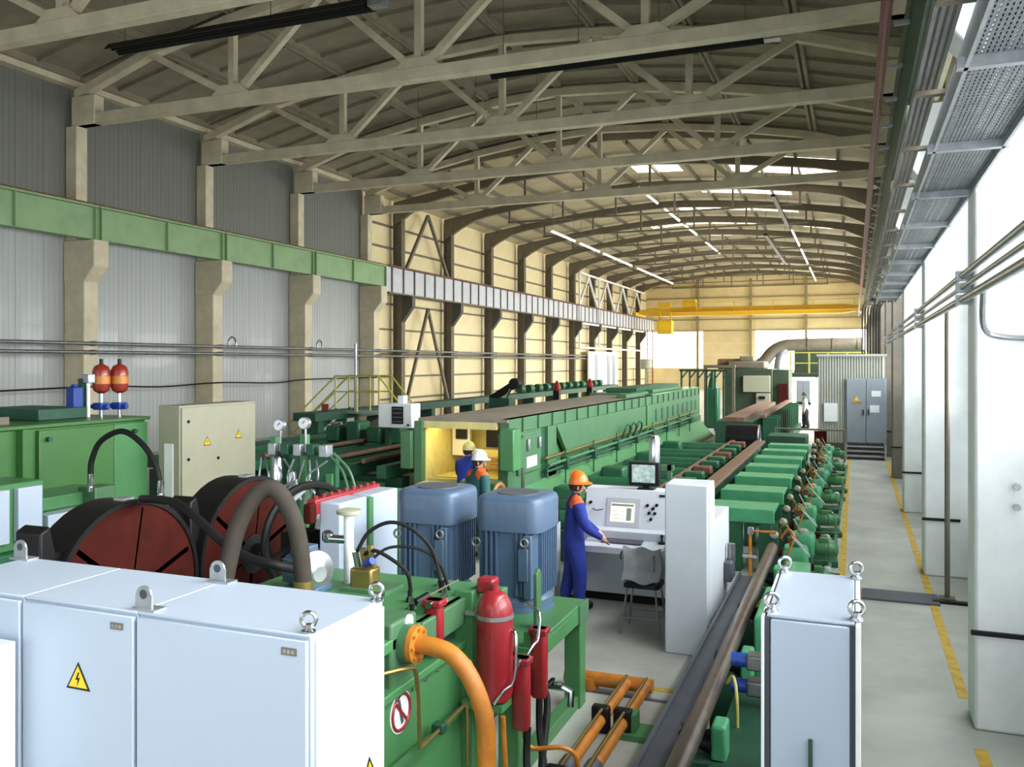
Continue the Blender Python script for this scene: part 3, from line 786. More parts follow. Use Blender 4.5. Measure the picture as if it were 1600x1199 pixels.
part('top_box', MB().box(-13.9, -12.6, 8.6, 9.9, 2.3, 2.42), 'steel_dark', t)
part('top_hatch', MB().box(-14.2, -12.8, 10.6, 11.6, 2.3, 2.5), 'green_dark', t, .02)
for n, (x, yy) in enumerate(((-12.9, 12.0), (-12.75, 12.28))):
    a = thing('red_accumulator', ['left dark red accumulator bottle on the oil tank', 'right dark red accumulator bottle on the oil tank'][n], 'accumulator', (x, yy, 2.3), 'red bottles on the oil tank')
    part('bottle', MB().lathe([(.05,0),(.13,.05),(.155,.12),(.155,.42),(.12,.5),(.05,.54)], (x, yy, 2.72)), 'red_orange', a)
    part('label_band', MB().lathe([(.157,0),(.157,.14)], (x, yy, 2.9)), 'orange', a)
    part('neck_valve', MB().cyl((x, yy, 3.26), (x, yy, 3.36), .035, n=10), 'black', a)
    part('stem', MB().cyl((x, yy, 2.3), (x, yy, 2.74), .035, n=10), 'chrome', a)
    part('valve_block', MB().box(x-.1, x+.1, yy-.1, yy+.1, 2.42, 2.55), 'blue', a, .01)
    for s in (-1, 1): part('solenoid', MB().cyl((x+s*.1, yy-.02, 2.48), (x+s*.2, yy-.02, 2.48), .045, n=10), 'blue', a)
single('blue_solenoid_box', MB().box(-13.1, -12.9, 11.4, 11.6, 2.3, 2.85).box(-13.05, -12.95, 11.45, 11.55, 2.85, 2.9), 'blue', 'upright dark blue box on the oil tank', 'box', bev=.02)
t = thing('oil_gauge', 'slim pale sight gauge beside the red bottles', 'gauge', (-12.95, 11.8, 2.3))
part('stem', MB().cyl((-12.95, 11.75, 2.3), (-12.95, 11.75, 2.95), .035, n=10), 'white', t)
part('post', MB().box(-13.12, -13.0, 11.68, 11.8, 2.3, 3.0), 'green_dark', t)
part('head', MB().box(-13.03, -12.87, 11.68, 11.84, 2.92, 3.08), 'galv', t, .01)
def warn(parent, c, s, axis):      # yellow triangle with black edge and lightning bolt; axis 'x' faces +X, 'y' faces -Y
    def P(a, b, d): return (c[0]+d, c[1]+a, c[2]+b) if axis == 'x' else (c[0]+a, c[1]-d, c[2]+b)
    def V(d): return (d, 0, 0) if axis == 'x' else (0, -d, 0)
    o = part('warning_sign', MB().prism([P(-s, -s*.62, 0), P(s, -s*.62, 0), P(0, s*1.1, 0)], V(.003)), 'black', parent)
    k = .78
    part('sign_face', MB().prism([P(-s*k, -s*.48, .003), P(s*k, -s*.48, .003), P(0, s*.86, .003)], V(.002)), 'sign_yellow', o)
    part('bolt_mark', MB().prism([P(.04*s, .5*s, .005), P(-.2*s, -.02*s, .005), P(-.01*s, .02*s, .005), P(-.04*s, -.42*s, .005), P(.2*s, .16*s, .005), P(.0*s, .12*s, .005), P(.14*s, .46*s, .005)], V(.001)), 'black', o)
t = thing('beige_cabinet', 'beige electrical cabinet with two yellow warning triangles', 'cabinet', (-11.7, 13.4, 0))
part('body', MB().box(-11.95, -11.46, 12.42, 14.55, 0, 2.5), 'beige', t, .01)
part('door', MB().box(-11.46, -11.42, 12.45, 14.52, .05, 2.46), 'beige', t, .008)
part('side_strip', MB().box(-11.8, -11.6, 12.40, 12.43, .4, 1.8), 'white', t)
for yy, zz in ((12.6, 2.2), (12.6, 1.5), (13.4, 1.45)): part('lock', MB().cyl((-11.42, yy, zz), (-11.4, yy, zz), .03, n=8), 'black', t)
warn(t, (-11.42, 13.1, 1.78), .1, 'x'); warn(t, (-11.42, 14.0, 1.85), .1, 'x')
t = thing('junction_bench', 'green bench with white junction boxes at the left edge', 'bench', (-10.9, 8.6, 0))
part('frame', MB().box(-11.3, -10.55, 7.2, 8.82, .75, 1.66), 'green', t, .02)
part('base', MB().box(-11.4, -10.4, 6.6, 9.8, 0, .75), 'green_deep', t, .02)
for a, b in ((7.75, 8.22), (8.35, 8.72)): part('white_box', MB().box(-10.55, -10.45, a, b, .88, 1.6), 'cabinet', t, .01)
part('trough', MB().box(-11.6, -10.8, 8.82, 10.3, 1.15, 1.35), 'green', t, .02)
part('end_block', MB().box(-10.9, -10.55, 9.7, 10.1, 1.1, 1.42), 'green_pale', t, .02)
part('white_trunk', MB().box(-10.75, -10.5, 8.85, 10.3, .7, 1.15), 'cabinet', t, .01)
t = thing('arched_hose', 'black hydraulic hose arching in front of the oil tank', 'hose', (-9.8, 9.5, 1.4))
part('hose', MB().tube([(-10.42, 9.5, 1.65), (-10.4, 9.5, 1.85), (-10.25, 9.5, 2.12), (-9.95, 9.5, 2.28), (-9.7, 9.5, 2.28), (-9.4, 9.5, 2.1), (-9.2, 9.5, 1.85), (-9.12, 9.5, 1.6)], .042, 10, smooth=5), 'rubber', t)
part('fitting', MB().lathe([(.05,0),(.05,.06),(.032,.07),(.045,.09),(.045,.26)], (-10.42, 9.5, 1.4)), 'chrome', t)
part('fitting', MB().lathe([(.05,0),(.05,.06),(.032,.07),(.045,.09),(.045,.26)], (-9.1, 9.5, 1.37)), 'chrome', t)
# two big wheels
def wheel(yy, label, spokes):
    X1, R, zc = -6.28, .86, 1.14
    t = thing('brake_wheel', label, 'wheel', (-6.4, yy, 0), 'dark red wheels behind the switch cabinets')
    part('drum', MB().lathe([(R-.04, 0), (R, 0), (R, .4), (R-.04, .4), (R-.04, .02)], (X1-.42, yy, zc), (1,0,0), 40), 'black', t)
    part('disc', MB().lathe([(R-.035, 0), (R-.035, .04)], (X1-.05, yy, zc), (1,0,0), 40), 'red_dark', t)
    part('rim', MB().lathe([(R-.035, 0), (R-.035, .05), (R+.01, .05), (R+.01, 0)], (X1-.04, yy, zc), (1,0,0), 40), 'black', t)
    part('hub', MB().lathe([(.22, 0), (.22, .1), (.12, .12), (.12, .25)], (X1-.1, yy, zc), (1,0,0), 20), 'black', t)
    for k in range(6):
        a = .35 + k*PI/3
        part('spoke', MB().beam((X1-.02, yy + .2*math.cos(a), zc + .2*math.sin(a)), (X1-.02, yy + (R-.07)*math.cos(a), zc + (R-.07)*math.sin(a)), .02 if k % 2 else .05, .02, up=(1,0,0)), 'rust' if k % 2 else 'black', t)
    part('stand', MB().box(X1-.4, X1-.05, yy-.5, yy+.5, 0, .4), 'green_dark', t)
    lug = part('lug', MB().prism([(X1-.4, yy-.9, .9), (X1-.4, yy-.6, .9), (X1-.4, yy-.55, 1.66), (X1-.4, yy-.74, 1.66), (X1-.4, yy-.8, 1.9), (X1-.4, yy-.9, 1.85)], (.3, 0, 0)), 'black', t, .02)
    part('bolt', MB().cyl((X1-.14, yy-.78, 1.45), (X1-.11, yy-.78, 1.45), .03, n=8), 'chrome', lug)
    part('bolt', MB().cyl((X1-.14, yy-.62, 1.45), (X1-.11, yy-.62, 1.45), .03, n=8), 'chrome', lug)
    part('nameplate', MB().box(X1-.15, X1-.13, yy-.78, yy-.64, 1.3, 1.39), 'galv', lug)
    part('top_plate', MB().box(X1-.2, X1-.08, yy-.03, yy+.1, zc+R-.01, zc+R+.02), 'galv', t)
wheel(6.2, 'nearer dark red wheel in a black drum behind the cabinets', 0)
wheel(7.97, 'farther dark red wheel in a black drum beneath the grey hose', 1)
t = thing('spoked_wheel', 'black spoked handwheel under the grey hose arch', 'wheel', (-5.35, 7.7, 0))
part('rim', ring((-5.35, 7.7, 1.45), .55, .045, (1, -.35, 0), 32), 'black', t)
for k in range(6):
    a = k*PI/3 + .3; e = Vector((.35, 1, 0)).normalized() * math.cos(a) + Vector((0, 0, 1)) * math.sin(a)
    part('spoke', MB().beam(Vector((-5.35, 7.7, 1.45)) + e*.06, Vector((-5.35, 7.7, 1.45)) + e*.53, .04, .04, up=(1,0,0)), 'black', t)
part('hub', MB().cyl((-5.55, 7.77, 1.45), (-5.25, 7.67, 1.45), .09), 'black', t)
part('pedestal', MB().box(-5.65, -5.4, 7.6, 7.9, 0, 1.5), 'black', t)
single('white_shield', MB().box(-5.62, -5.56, 8.1, 8.5, .9, 1.72), 'white', 'small white panel seen through the spoked wheel', 'panel', bev=.01)
t = thing('grey_hose', 'thick grey hose arch rising behind the switch cabinets', 'hose', (-3.8, 5.0, 1.2))
part('hose', MB().tube([(-4.08, 4.75, 1.2), (-4.07, 4.8, 1.6), (-4.04, 4.86, 1.95), (-3.98, 4.9, 2.2), (-3.86, 4.95, 2.39), (-3.74, 4.99, 2.4), (-3.63, 5.02, 2.22), (-3.58, 5.04, 1.98), (-3.565, 5.05, 1.76)], .062, 14, smooth=6), 'rubber_grey', t)
part('collar', MB().cyl((-3.565, 5.05, 1.5), (-3.565, 5.05, 1.78), .068, n=14), 'brass', t)

single('sagging_hose', MB().tube([(-6.2, 6.3, 2.0), (-5.9, 5.95, 2.08), (-5.27, 5.65, 2.13), (-4.87, 5.49, 2.04), (-4.57, 5.40, 1.91), (-4.25, 5.31, 1.83), (-4.01, 5.32, 1.79), (-3.94, 5.5, 1.72)], .035, 10, smooth=5), 'rubber', 'black hose sagging across the dark red wheels', 'hose')
# valve stand with gauges
t = thing('valve_stand', 'green valve stand with two dial gauges and bent tubes', 'valve stand', (-7.5, 10.5, 0))
part('plate', MB().box(-8.0, -6.9, 10.55, 10.65, 1.5, 1.95), 'green_deep', t)
for x, zt in ((-7.95, 2.2), (-7.42, 2.25), (-6.98, 1.7)): part('post', MB().box(x-.05, x+.05, 10.5, 10.6, 0, zt), 'green', t)
part('cross_rail', MB().box(-8.1, -6.95, 10.48, 10.54, 1.95, 2.0), 'green_deep', t)
for x, z in ((-7.79, 2.38), (-7.36, 2.42)):
    g = part('gauge', MB().cyl((x, 10.5, z), (x, 10.42, z), .085, n=20), 'galv', t)
    part('dial', MB().cyl((x, 10.42, z), (x, 10.41, z), .072, n=20), 'white', g)
    part('needle', MB().beam((x, 10.405, z), (x+.04, 10.405, z+.04), .008, .008), 'black', g)
    part('gauge_stem', MB().cyl((x, 10.48, 2.0), (x, 10.48, z-.07), .018, n=8), 'chrome', t)
part('filter_can', MB().lathe([(.06,0),(.085,.03),(.085,.5),(.06,.54)], (-7.78, 10.4, 1.4)), 'chrome', t)
part('filter_can', MB().lathe([(.05,0),(.065,.03),(.065,.3),(.05,.33)], (-7.5, 10.35, 1.4)), 'galv', t)
random.seed(3)
for k in range(9):
    x = -8.05 + k*.13
    part('tube', MB().tube([(x, 10.35, 1.0), (x + random.uniform(-.05, .05), 10.33, 1.35), (x + random.uniform(-.22, .22), 10.3, 1.65), (x + random.uniform(-.1, .1), 10.4, 1.9)], .015, 8, smooth=3), 'steel' if k % 2 else 'galv', t)
part('cross_tube', MB().tube([(-7.6, 10.2, 1.15), (-7.05, 10.2, 1.62)], .032, 8), 'white', t)
part('cross_tube', MB().tube([(-7.62, 10.25, 1.5), (-7.35, 10.25, 1.62), (-7.28, 10.25, 1.35)], .028, 8), 'chrome', t)
for k in range(2): part('hose', MB().tube([(-7.0 + .1*k, 10.5, 2.0), (-6.75 + .12*k, 10.5, 1.75), (-6.62 + .12*k, 10.5, 1.3), (-6.6 + .12*k, 10.5, .9)], .02, 8, smooth=5), 'green_pale', t)
part('base', MB().box(-8.2, -6.5, 10.1, 10.9, 0, .5), 'green_dark', t, .02)
for k in range(5): part('valve', MB().box(-7.95 + k*.22, -7.82 + k*.22, 10.38, 10.55, 1.95 + .02*(k % 2), 2.12), 'green_dark' if k % 2 else 'galv', t, .01)

# white oil coolers with red tops
t = thing('oil_cooler', 'white panelled cooler bank in green frame with red header', 'cooler', (-4.9, 7.9, 0))
for a, b in ((7.32, 7.83), (7.92, 8.48)): part('side_panel', MB().box(-4.98, -4.73, a, b, .3, 1.9), 'cabinet', t, .02)
for yy in (7.875, 8.53): part('frame_post', MB().box(-5.0, -4.71, yy-.045, yy+.045, 0, 1.88), 'green', t)
part('base', MB().box(-5.0, -4.7, 7.3, 8.57, 0, .3), 'green_deep', t)
part('header', MB().box(-5.08, -4.97, 7.25, 8.5, 1.78, 1.93), 'red', t, .01)
for k in range(9): part('header_bolt', MB().cyl((-5.02, 7.32 + k*.14, 1.93), (-5.02, 7.32 + k*.14, 1.96), .022, n=8), 'red', t)
part('end_flange', MB().box(-5.06, -4.96, 7.16, 7.26, 1.7, 1.9), 'red_dark', t, .02)

# cooling bed: dark green parallel rails
t = thing('cooling_bed', 'dark green cooling bed of long rails by the left wall', 'conveyor', (-11.5, 24, 0))
for k in range(8):
    x = -14.6 + k*.82
    part('rail', MB().box(x-.11, x+.11, 14.9 if k < 4 else 15.2, 38, .95, 1.2), 'green_deep' if k % 2 else 'green_dark', t)
for k in range(7): part('cross_beam', MB().box(-14.8, -8.6, 15.6 + k*3.4, 15.9 + k*3.4, .55, .93), 'green_dark', t)
for k in range(7):
    for x in (-14.4, -8.9): part('leg', MB().box(x-.12, x+.12, 15.62 + k*3.4, 15.88 + k*3.4, 0, .55), 'green_dark', t)
part('apron', MB().box(-14.7, -8.7, 15.0, 15.08, .2, .9), 'green_dark', t)
for n, x in enumerate((-9.4, -10.3, -11.9)):
    single('round_bar', MB().cyl((x, 15.4, 1.26), (x, 34, 1.26), .055, n=10), 'bar_brown', ['brown bar lying on the cooling bed, nearest the furnace', 'brown bar in the middle of the cooling bed', 'brown bar on the cooling bed nearest the wall'][n], 'bar', 'bars on the cooling bed')
t = thing('gear_train', 'dark green motor housing at the head of the cooling bed', 'machine', (-12, 20, 0))
for k in range(6): part('housing', MB().box(-13.0 + k*.62, -12.6 + k*.62, 19.4, 20.0, 1.2, 1.62 + .12*(k % 2)), 'green_deep', t, .05)
part('arched_cover', MB().prism([(-13.1 + 2.2*i/8, 21.0, 1.2 + .62*math.sin(PI*i/8)) for i in range(9)], (0, .8, 0)), 'steel_dark', t)
part('upright', MB().box(-11.9, -11.5, 20.9, 21.0, 1.2, 1.85), 'galv', t)
t = thing('wall_bench', 'long dark green bench of pipework along the left wall behind the furnace', 'bench', (-16, 34, 0))
part('top', MB().box(-15.9, -15.1, 22, 58, 1.5, 1.75), 'green_dark', t)
for k in range(10): part('leg', MB().box(-15.8, -15.2, 22.3 + k*3.8, 22.6 + k*3.8, 0, 1.5), 'green_dark', t)
for k in range(12): part('roller', MB().cyl((-15.5, 40 + k*1.3, 1.95), (-15.5, 40.5 + k*1.3, 1.95), .2, n=12), 'green_deep', t)
t = thing('control_box', 'white control box with black display panel on the cooling bed', 'control box', (-10.1, 18, 1.2))
part('body', MB().box(-10.55, -9.65, 17.95, 18.4, 1.74, 2.32), 'white', t, .02)
part('display', MB().box(-10.17, -9.87, 17.93, 17.95, 1.84, 2.25), 'black', t)
for k in range(4): part('display_row', MB().box(-10.14, -9.9, 17.92, 17.93, 1.88 + .1*k, 1.91 + .1*k), 'plate_grey', t)
part('knob', MB().cyl((-9.73, 17.95, 1.82), (-9.73, 17.9, 1.82), .025, n=8), 'black', t)
for x in (-10.4, -9.8): part('leg', MB().box(x-.05, x+.05, 18.1, 18.25, 1.2, 1.74), 'green_dark', t)
part('bracket', MB().box(-10.1, -9.95, 18.1, 18.3, 2.32, 2.5), 'white', t)
t = thing('access_stair', 'yellow railed access stair against the left wall', 'stair', (-15.6, 24, 0))
for k in range(6): part('step', MB().box(-17.2 + k*.3, -16.9 + k*.3, 23.7, 24.5, .3 + k*.25, .34 + k*.25), 'galv', t)
for yy in (23.7, 24.5):
    part('stringer', MB().beam((-17.3, yy, .15), (-15.4, yy, 1.75), .06, .2), 'green_pale', t)
    part('handrail', MB().tube([(-17.4, yy, 1.2), (-15.5, yy, 2.85), (-13.9, yy, 2.85)], .03, 8), 'yellow_rail', t)
    part('mid_rail', MB().tube([(-17.4, yy, .75), (-15.5, yy, 2.35), (-13.9, yy, 2.35)], .022, 8), 'yellow_rail', t)
    for x in (-15.5, -14.7, -13.9): part('rail_post', MB().cyl((x, yy, 1.7), (x, yy, 2.85), .03, n=8), 'yellow_rail', t)
    part('down_rail', MB().tube([(-13.9, yy, 2.85), (-12.9, yy, 1.7)], .03, 8), 'yellow_rail', t)
part('platform', MB().box(-15.5, -13.8, 23.7, 24.5, 1.65, 1.72), 'galv', t)
for x in (-15.4, -14.95): part('leg', MB().box(x-.06, x+.06, 24.05, 24.15, 0, 1.65), 'green_pale', t)
part('red_plate', MB().box(-16.0, -15.75, 23.66, 23.69, 1.55, 1.95), 'red_orange', t)
part('tall_pole', MB().cyl((-15.0, 24.1, 0), (-15.0, 24.1, 3.9), .045, n=8), 'steel', t)
t = thing('tilted_arm', 'black tilted hydraulic arm on the wall bench', 'machine', (-12, 30, 0))
part('arm', MB().beam((-12.75, 30, 1.9), (-11.75, 30, 2.5), .2, .26), 'rubber', t, .03)
part('head', MB().cyl((-11.75, 29.8, 2.5), (-11.75, 30.2, 2.5), .2), 'black', t)
part('rod', MB().cyl((-12.3, 29.9, 1.6), (-11.9, 29.9, 2.3), .05, n=8), 'chrome', t)
part('pedestal', MB().box(-12.7, -11.9, 29.7, 30.3, 1.2, 1.95), 'green_dark', t)
for n, (x, yy) in enumerate(((-13.5, 40), (-13.6, 46))):
    s = thing('red_valve_post', ['nearer small red capped post behind the furnace', 'farther small red capped post behind the furnace'][n], 'post', (x, yy, 0), 'red posts by the left wall')
    part('post', MB().box(x-.15, x+.15, yy-.15, yy+.15, 0, 1.9), 'black', s); part('cap', MB().lathe([(.14,0),(.2,.1),(.12,.35),(.03,.5)], (x, yy, 1.9)), 'red', s)
single('storage_drum', MB().lathe([(.5,0),(.62,.1),(.62,.9),(.5,1.0)], (-20, 88, 2.6)).box(-20.1, -19.9, 87.9, 88.1, 0, 2.6), 'beige', 'beige round drum on a post near the far left door', 'drum')
t = thing('red_ladder', 'slim red white ladder against the far left corner', 'ladder', (-21.8, 98, 0))
for x in (-22.1, -21.5): part('stile', MB().box(x-.05, x+.05, 97.9, 98.1, 0, 7), 'red_orange', t)
for k in range(14): part('rung', MB().box(-22.1, -21.5, 97.95, 98.05, .4 + .48*k, .46 + .48*k), 'white', t)

# ================================================================== LONG GREEN FURNACE
FX0, FX1 = -8.0, -6.1
t = thing('furnace', 'long pale green tunnel furnace with yellow lit open end', 'furnace', (-7, 26, 0))
part('base', MB().box(FX0, -6.15, 17.2, 37, 0, .95), 'green', t, .02)
part('left_wall', MB().box(FX0, FX0+.12, 15.25, 37, .9, 2.14), 'yellow_in', t)
part('right_wall', MB().box(-6.3, -6.2, 15.6, 37, .95, 2.0), 'green', t)
part('roof_slab', MB().box(FX0-.02, FX1-.02, 15.2, 28, 2.14, 2.2), 'slab_brown', t)
part('roof_ridge', MB().box(FX0-.3, FX1-.05, 28, 37, 2.14, 2.25), 'green', t, .01)
part('roof_box', MB().box(FX0, -6.9, 29, 36.5, 2.25, 2.4), 'green_deep', t, .02)
part('roof_strip', MB().box(-6.7, -6.4, 25.5, 28.5, 2.2, 2.32), 'green_pale', t, .02)
part('roof_strip', MB().box(-6.6, -6.35, 29, 34.0, 2.25, 2.36), 'green_pale', t, .02)
part('top_beam', MB().box(FX1-.2, FX1, 15.25, 37, 1.93, 2.2), 'green_pale', t, .01)
for k in range(24): part('beam_rib', MB().box(FX1, FX1+.04, 15.9 + k*.9, 15.96 + k*.9, 1.93, 2.2), 'green_pale', t)
part('mouth_lintel', MB().box(FX0+.02, -6.35, 15.2, 15.35, 2.0, 2.14), 'yellow_in', t)
part('mouth_back', MB().box(FX0+.12, -6.3, 16.95, 17.05, .9, 2.14), 'yellow_in', t)
part('mouth_shelf', MB().box(FX0+.12, -6.35, 15.6, 16.95, .9, 1.0), 'yellow_in', t)
part('dark_port', MB().box(-7.25, -6.35, 16.8, 16.95, 1.5, 2.1), 'black', t)
part('yellow_apron', MB().box(FX0+.1, -6.5, 15.35, 15.45, .2, 1.0), 'yellow_in', t)
part('inner_panel', MB().box(FX0+.15, -7.45, 16.4, 16.5, 1.35, 1.95), 'white', t)
part('inner_gauge', MB().box(-7.75, -7.5, 16.35, 16.4, 1.7, 1.9), 'black', t)
part('inner_step', MB().box(-7.2, -6.4, 16.3, 16.8, 1.35, 1.5), 'yellow_in', t)
for k in range(3): part('coil', MB().cyl((-6.9, 16.2, 1.12 + .1*k), (-6.4, 16.2, 1.16 + .1*k), .022, n=8), 'orange', t)
part('front_post', MB().box(FX0-.06, FX0+.1, 15.1, 15.25, 0, 2.14), 'green_pale', t)
part('front_box', MB().box(FX0-.32, FX0-.08, 15.0, 15.3, 1.2, 1.95), 'green_pale', t, .02)
part('front_cabinet', MB().box(-6.1, -5.82, 14.75, 15.15, 1.28, 2.05), 'green', t, .02)
part('end_plate', MB().box(-6.3, FX1+.02, 15.15, 17.0, .6, 1.93), 'green_pale', t, .02)
part('service_door', MB().box(FX1+.02, FX1+.08, 15.55, 16.8, 1.1, 1.9), 'green_pale', t, .02)
part('door_arch', MB().tube([(FX1+.1, 15.4, 1.2), (FX1+.1, 15.4, 1.6), (FX1+.1, 15.5, 1.78), (FX1+.1, 15.7, 1.85)], .03, 8, smooth=4), 'green_dark', t)
for yy in (15.95, 16.6): part('clip', MB().box(FX1+.08, FX1+.14, yy, yy+.1, 1.55, 1.78), 'galv', t, .02)
part('white_plate', MB().box(FX1+.08, FX1+.09, 15.95, 16.55, 1.2, 1.42), 'beam_grey', t)
part('gap_shade', MB().box(FX1-.15, FX1-.02, 17.0, 17.35, .3, 1.93), 'green_dark', t)  # dark filler; shade between plate and pillar put into its colour
part('pillar', MB().box(FX1-.2, FX1+.05, 17.35, 17.9, .3, 1.93), 'green_pale', t, .01)
b = MB().prism([(FX1-.05, 17.9, 1.93), (FX1-.05, 26.6, 1.93), (FX1-.05, 26.6, 1.2), (FX1-.05, 18.7, 1.2)], (.1, 0, 0))
part('side_panel', b, 'green_pale', t, .01)
part('pillar', MB().box(FX1-.2, FX1+.08, 26.7, 27.2, .3, 1.93), 'green', t, .01)
part('side_panel', MB().box(FX1-.1, FX1, 27.2, 37, 1.0, 1.93), 'green_pale', t, .01)
for k in range(9): part('slot', MB().box(FX1, FX1+.012, 28.2 + k*.95, 28.42 + k*.95, 1.35, 1.75), 'green_dark', t)
part('lower_beam', MB().box(FX1-.1, FX1+.05, 17.3, 37, .85, 1.05), 'green_pale', t, .01)
part('foot_plate', MB().prism([(FX1, 16.0, .85), (FX1, 37, .85), (FX1+.6, 37, .2), (FX1+.6, 16.0, .2)], (-.05, 0, -.05)), 'green', t)
for n, (dx, z) in enumerate(((.16, 1.02), (.22, 1.16), (.14, 1.3))):
    part('side_pipe', MB().cyl((FX1+dx, 16.9, z), (FX1+dx, 35.5, z), .03, n=8), ['green_dark', 'green_pale', 'brass'][n], t)
for k in range(8):
    yy = 18 + k*2.2
    v = part('side_valve', MB().box(FX1+.1, FX1+.28, yy, yy+.16, .95, 1.22), 'green_dark', t, .02)
    part('riser', MB().cyl((FX1+.2, yy+.08, .3), (FX1+.2, yy+.08, 1.4), .02, n=8), 'green_deep', v)
for k in range(3):
    yy = 23 + k*.7
    part('pipe_loop', MB().tube([(FX1+.2, yy, 1.2), (FX1+.32, yy, 1.5), (FX1+.32, yy+.25, 1.58), (FX1+.32, yy+.5, 1.45), (FX1+.2, yy+.55, 1.1)], .028, 8, smooth=4), 'green_dark', t)
part('steel_post', MB().cyl((FX1+.25, 15.3, .2), (FX1+.25, 15.3, 1.3), .035, n=10), 'chrome', t)
part('work_lamp', MB().box(-7.8, -6.6, 15.5, 15.7, 2.06, 2.12), 'lamp_warm', t)
d = thing('drive_drum', 'dark drum with orange rim at the furnace mouth', 'drum', (-6.4, 14.3, 0))
part('drum', MB().cyl((-6.7, 14.5, .75), (-6.0, 14.5, .75), .4, n=24), 'green_dark', d)
part('rim', ring((-6.02, 14.5, .75), .33, .045, (1, 0, 0), 28), 'orange', d)
part('stand', MB().box(-6.7, -6.0, 14.3, 14.7, 0, .5), 'green_dark', d)
d = thing('yellow_bogie', 'yellow machine carriage standing in the furnace mouth', 'machine', (-7.3, 14.9, 0))
part('body', MB().box(-7.85, -7.25, 14.6, 15.05, .4, 1.0), 'yellow_in', d, .12)
for x in (-7.7, -7.4): part('wheel', MB().cyl((x, 14.5, .5), (x, 14.65, .5), .2), 'rust', d)
part('legs', MB().box(-7.8, -7.3, 14.7, 15.0, 0, .4), 'green_dark', d)
# ================================================================== RIGHT: CONVEYORS
t = thing('transfer_table', 'bright green transfer table of wide crossbeams', 'conveyor', (-1.7, 20, 0))
for k, yy in enumerate((13.95, 15.9, 17.9, 19.7, 21.5, 23.3, 25.0)):
    b = part('crossbeam', MB().box(-2.25, -1.16, yy, yy + .12, .78, 1.0), 'green_teal', t, .01)
    part('crossbeam_top', MB().box(-2.25, -1.16, yy + .12, yy + .95, .93, .97), 'green_teal', b)
    part('inner_rib', MB().box(-2.2, -1.3, yy + .95, yy + 1.0, .7, .93), 'green_deep', b)
    for x in (-1.75, -1.3): part('leg', MB().box(x-.09, x+.09, yy + .02, yy + .3, 0, .8), 'green_deep', t)
part('long_beam', MB().box(-2.3, -2.1, 13.9, 26, .6, .8), 'green_deep', t)
part('long_beam', MB().box(-1.4, -1.22, 14.2, 26, .3, .5), 'green_dark', t)
single('flat_bar', MB().box(-2.62, -2.36, 12.7, 25.5, .99, 1.06), 'bar_brown', 'broad brown steel bar beside the green crossbeams', 'bar', bev=.01)
single('skid_rail', MB().box(-3.5, -3.38, 12.5, 27, .84, .92), 'bar_brown', 'narrow brown rail left of the broad bar', 'rail', bev=.01)
t = thing('roller_table', 'dark green roller table between furnace and brown bars', 'conveyor', (-4.2, 22, 0))
for x in (-5.3, -3.44, -2.8): part('side_beam', MB().box(x-.1, x+.1, 12.9, 26.9, .5, .82), 'green_deep', t)
for k in range(13):
    yy = 13.2 + k*1.05
    part('roller', MB().cyl((-5.2, yy, .78), (-3.55, yy, .78), .14, n=14), 'green_dark' if k % 2 else 'green_deep', t)
    part('bearing', MB().box(-3.35, -2.95, yy-.15, yy+.15, .8, .98), 'green_deep' if k % 3 else 'rust', t, .03)
    if k % 2 == 0: part('leg', MB().box(-5.4, -2.75, yy+.4, yy+.55, 0, .5), 'green_dark', t)
    if k % 3 == 1: part('gearbox', MB().box(-5.0, -4.5, yy+.3, yy+.7, .82, 1.08), 'green_deep', t, .05)
t = thing('black_roll', 'large black roll with steel end behind the broad bar', 'roll', (-3.1, 27.5, 0))
part('drum', MB().cyl((-3.7, 27.6, .95), (-2.75, 27.6, .95), .42, n=24), 'black', t)
part('end_ring', ring((-2.74, 27.6, .95), .38, .04, (1, 0, 0), 28), 'steel', t)
part('stand', MB().box(-3.7, -2.8, 27.3, 27.9, 0, .6), 'green_dark', t)
single('grate_cover', MB().box(-2.6, -1.4, 28.6, 30.0, 0, .95), 'green_dark', 'dark green box at the far end of the crossbeams', 'box', bev=.03)

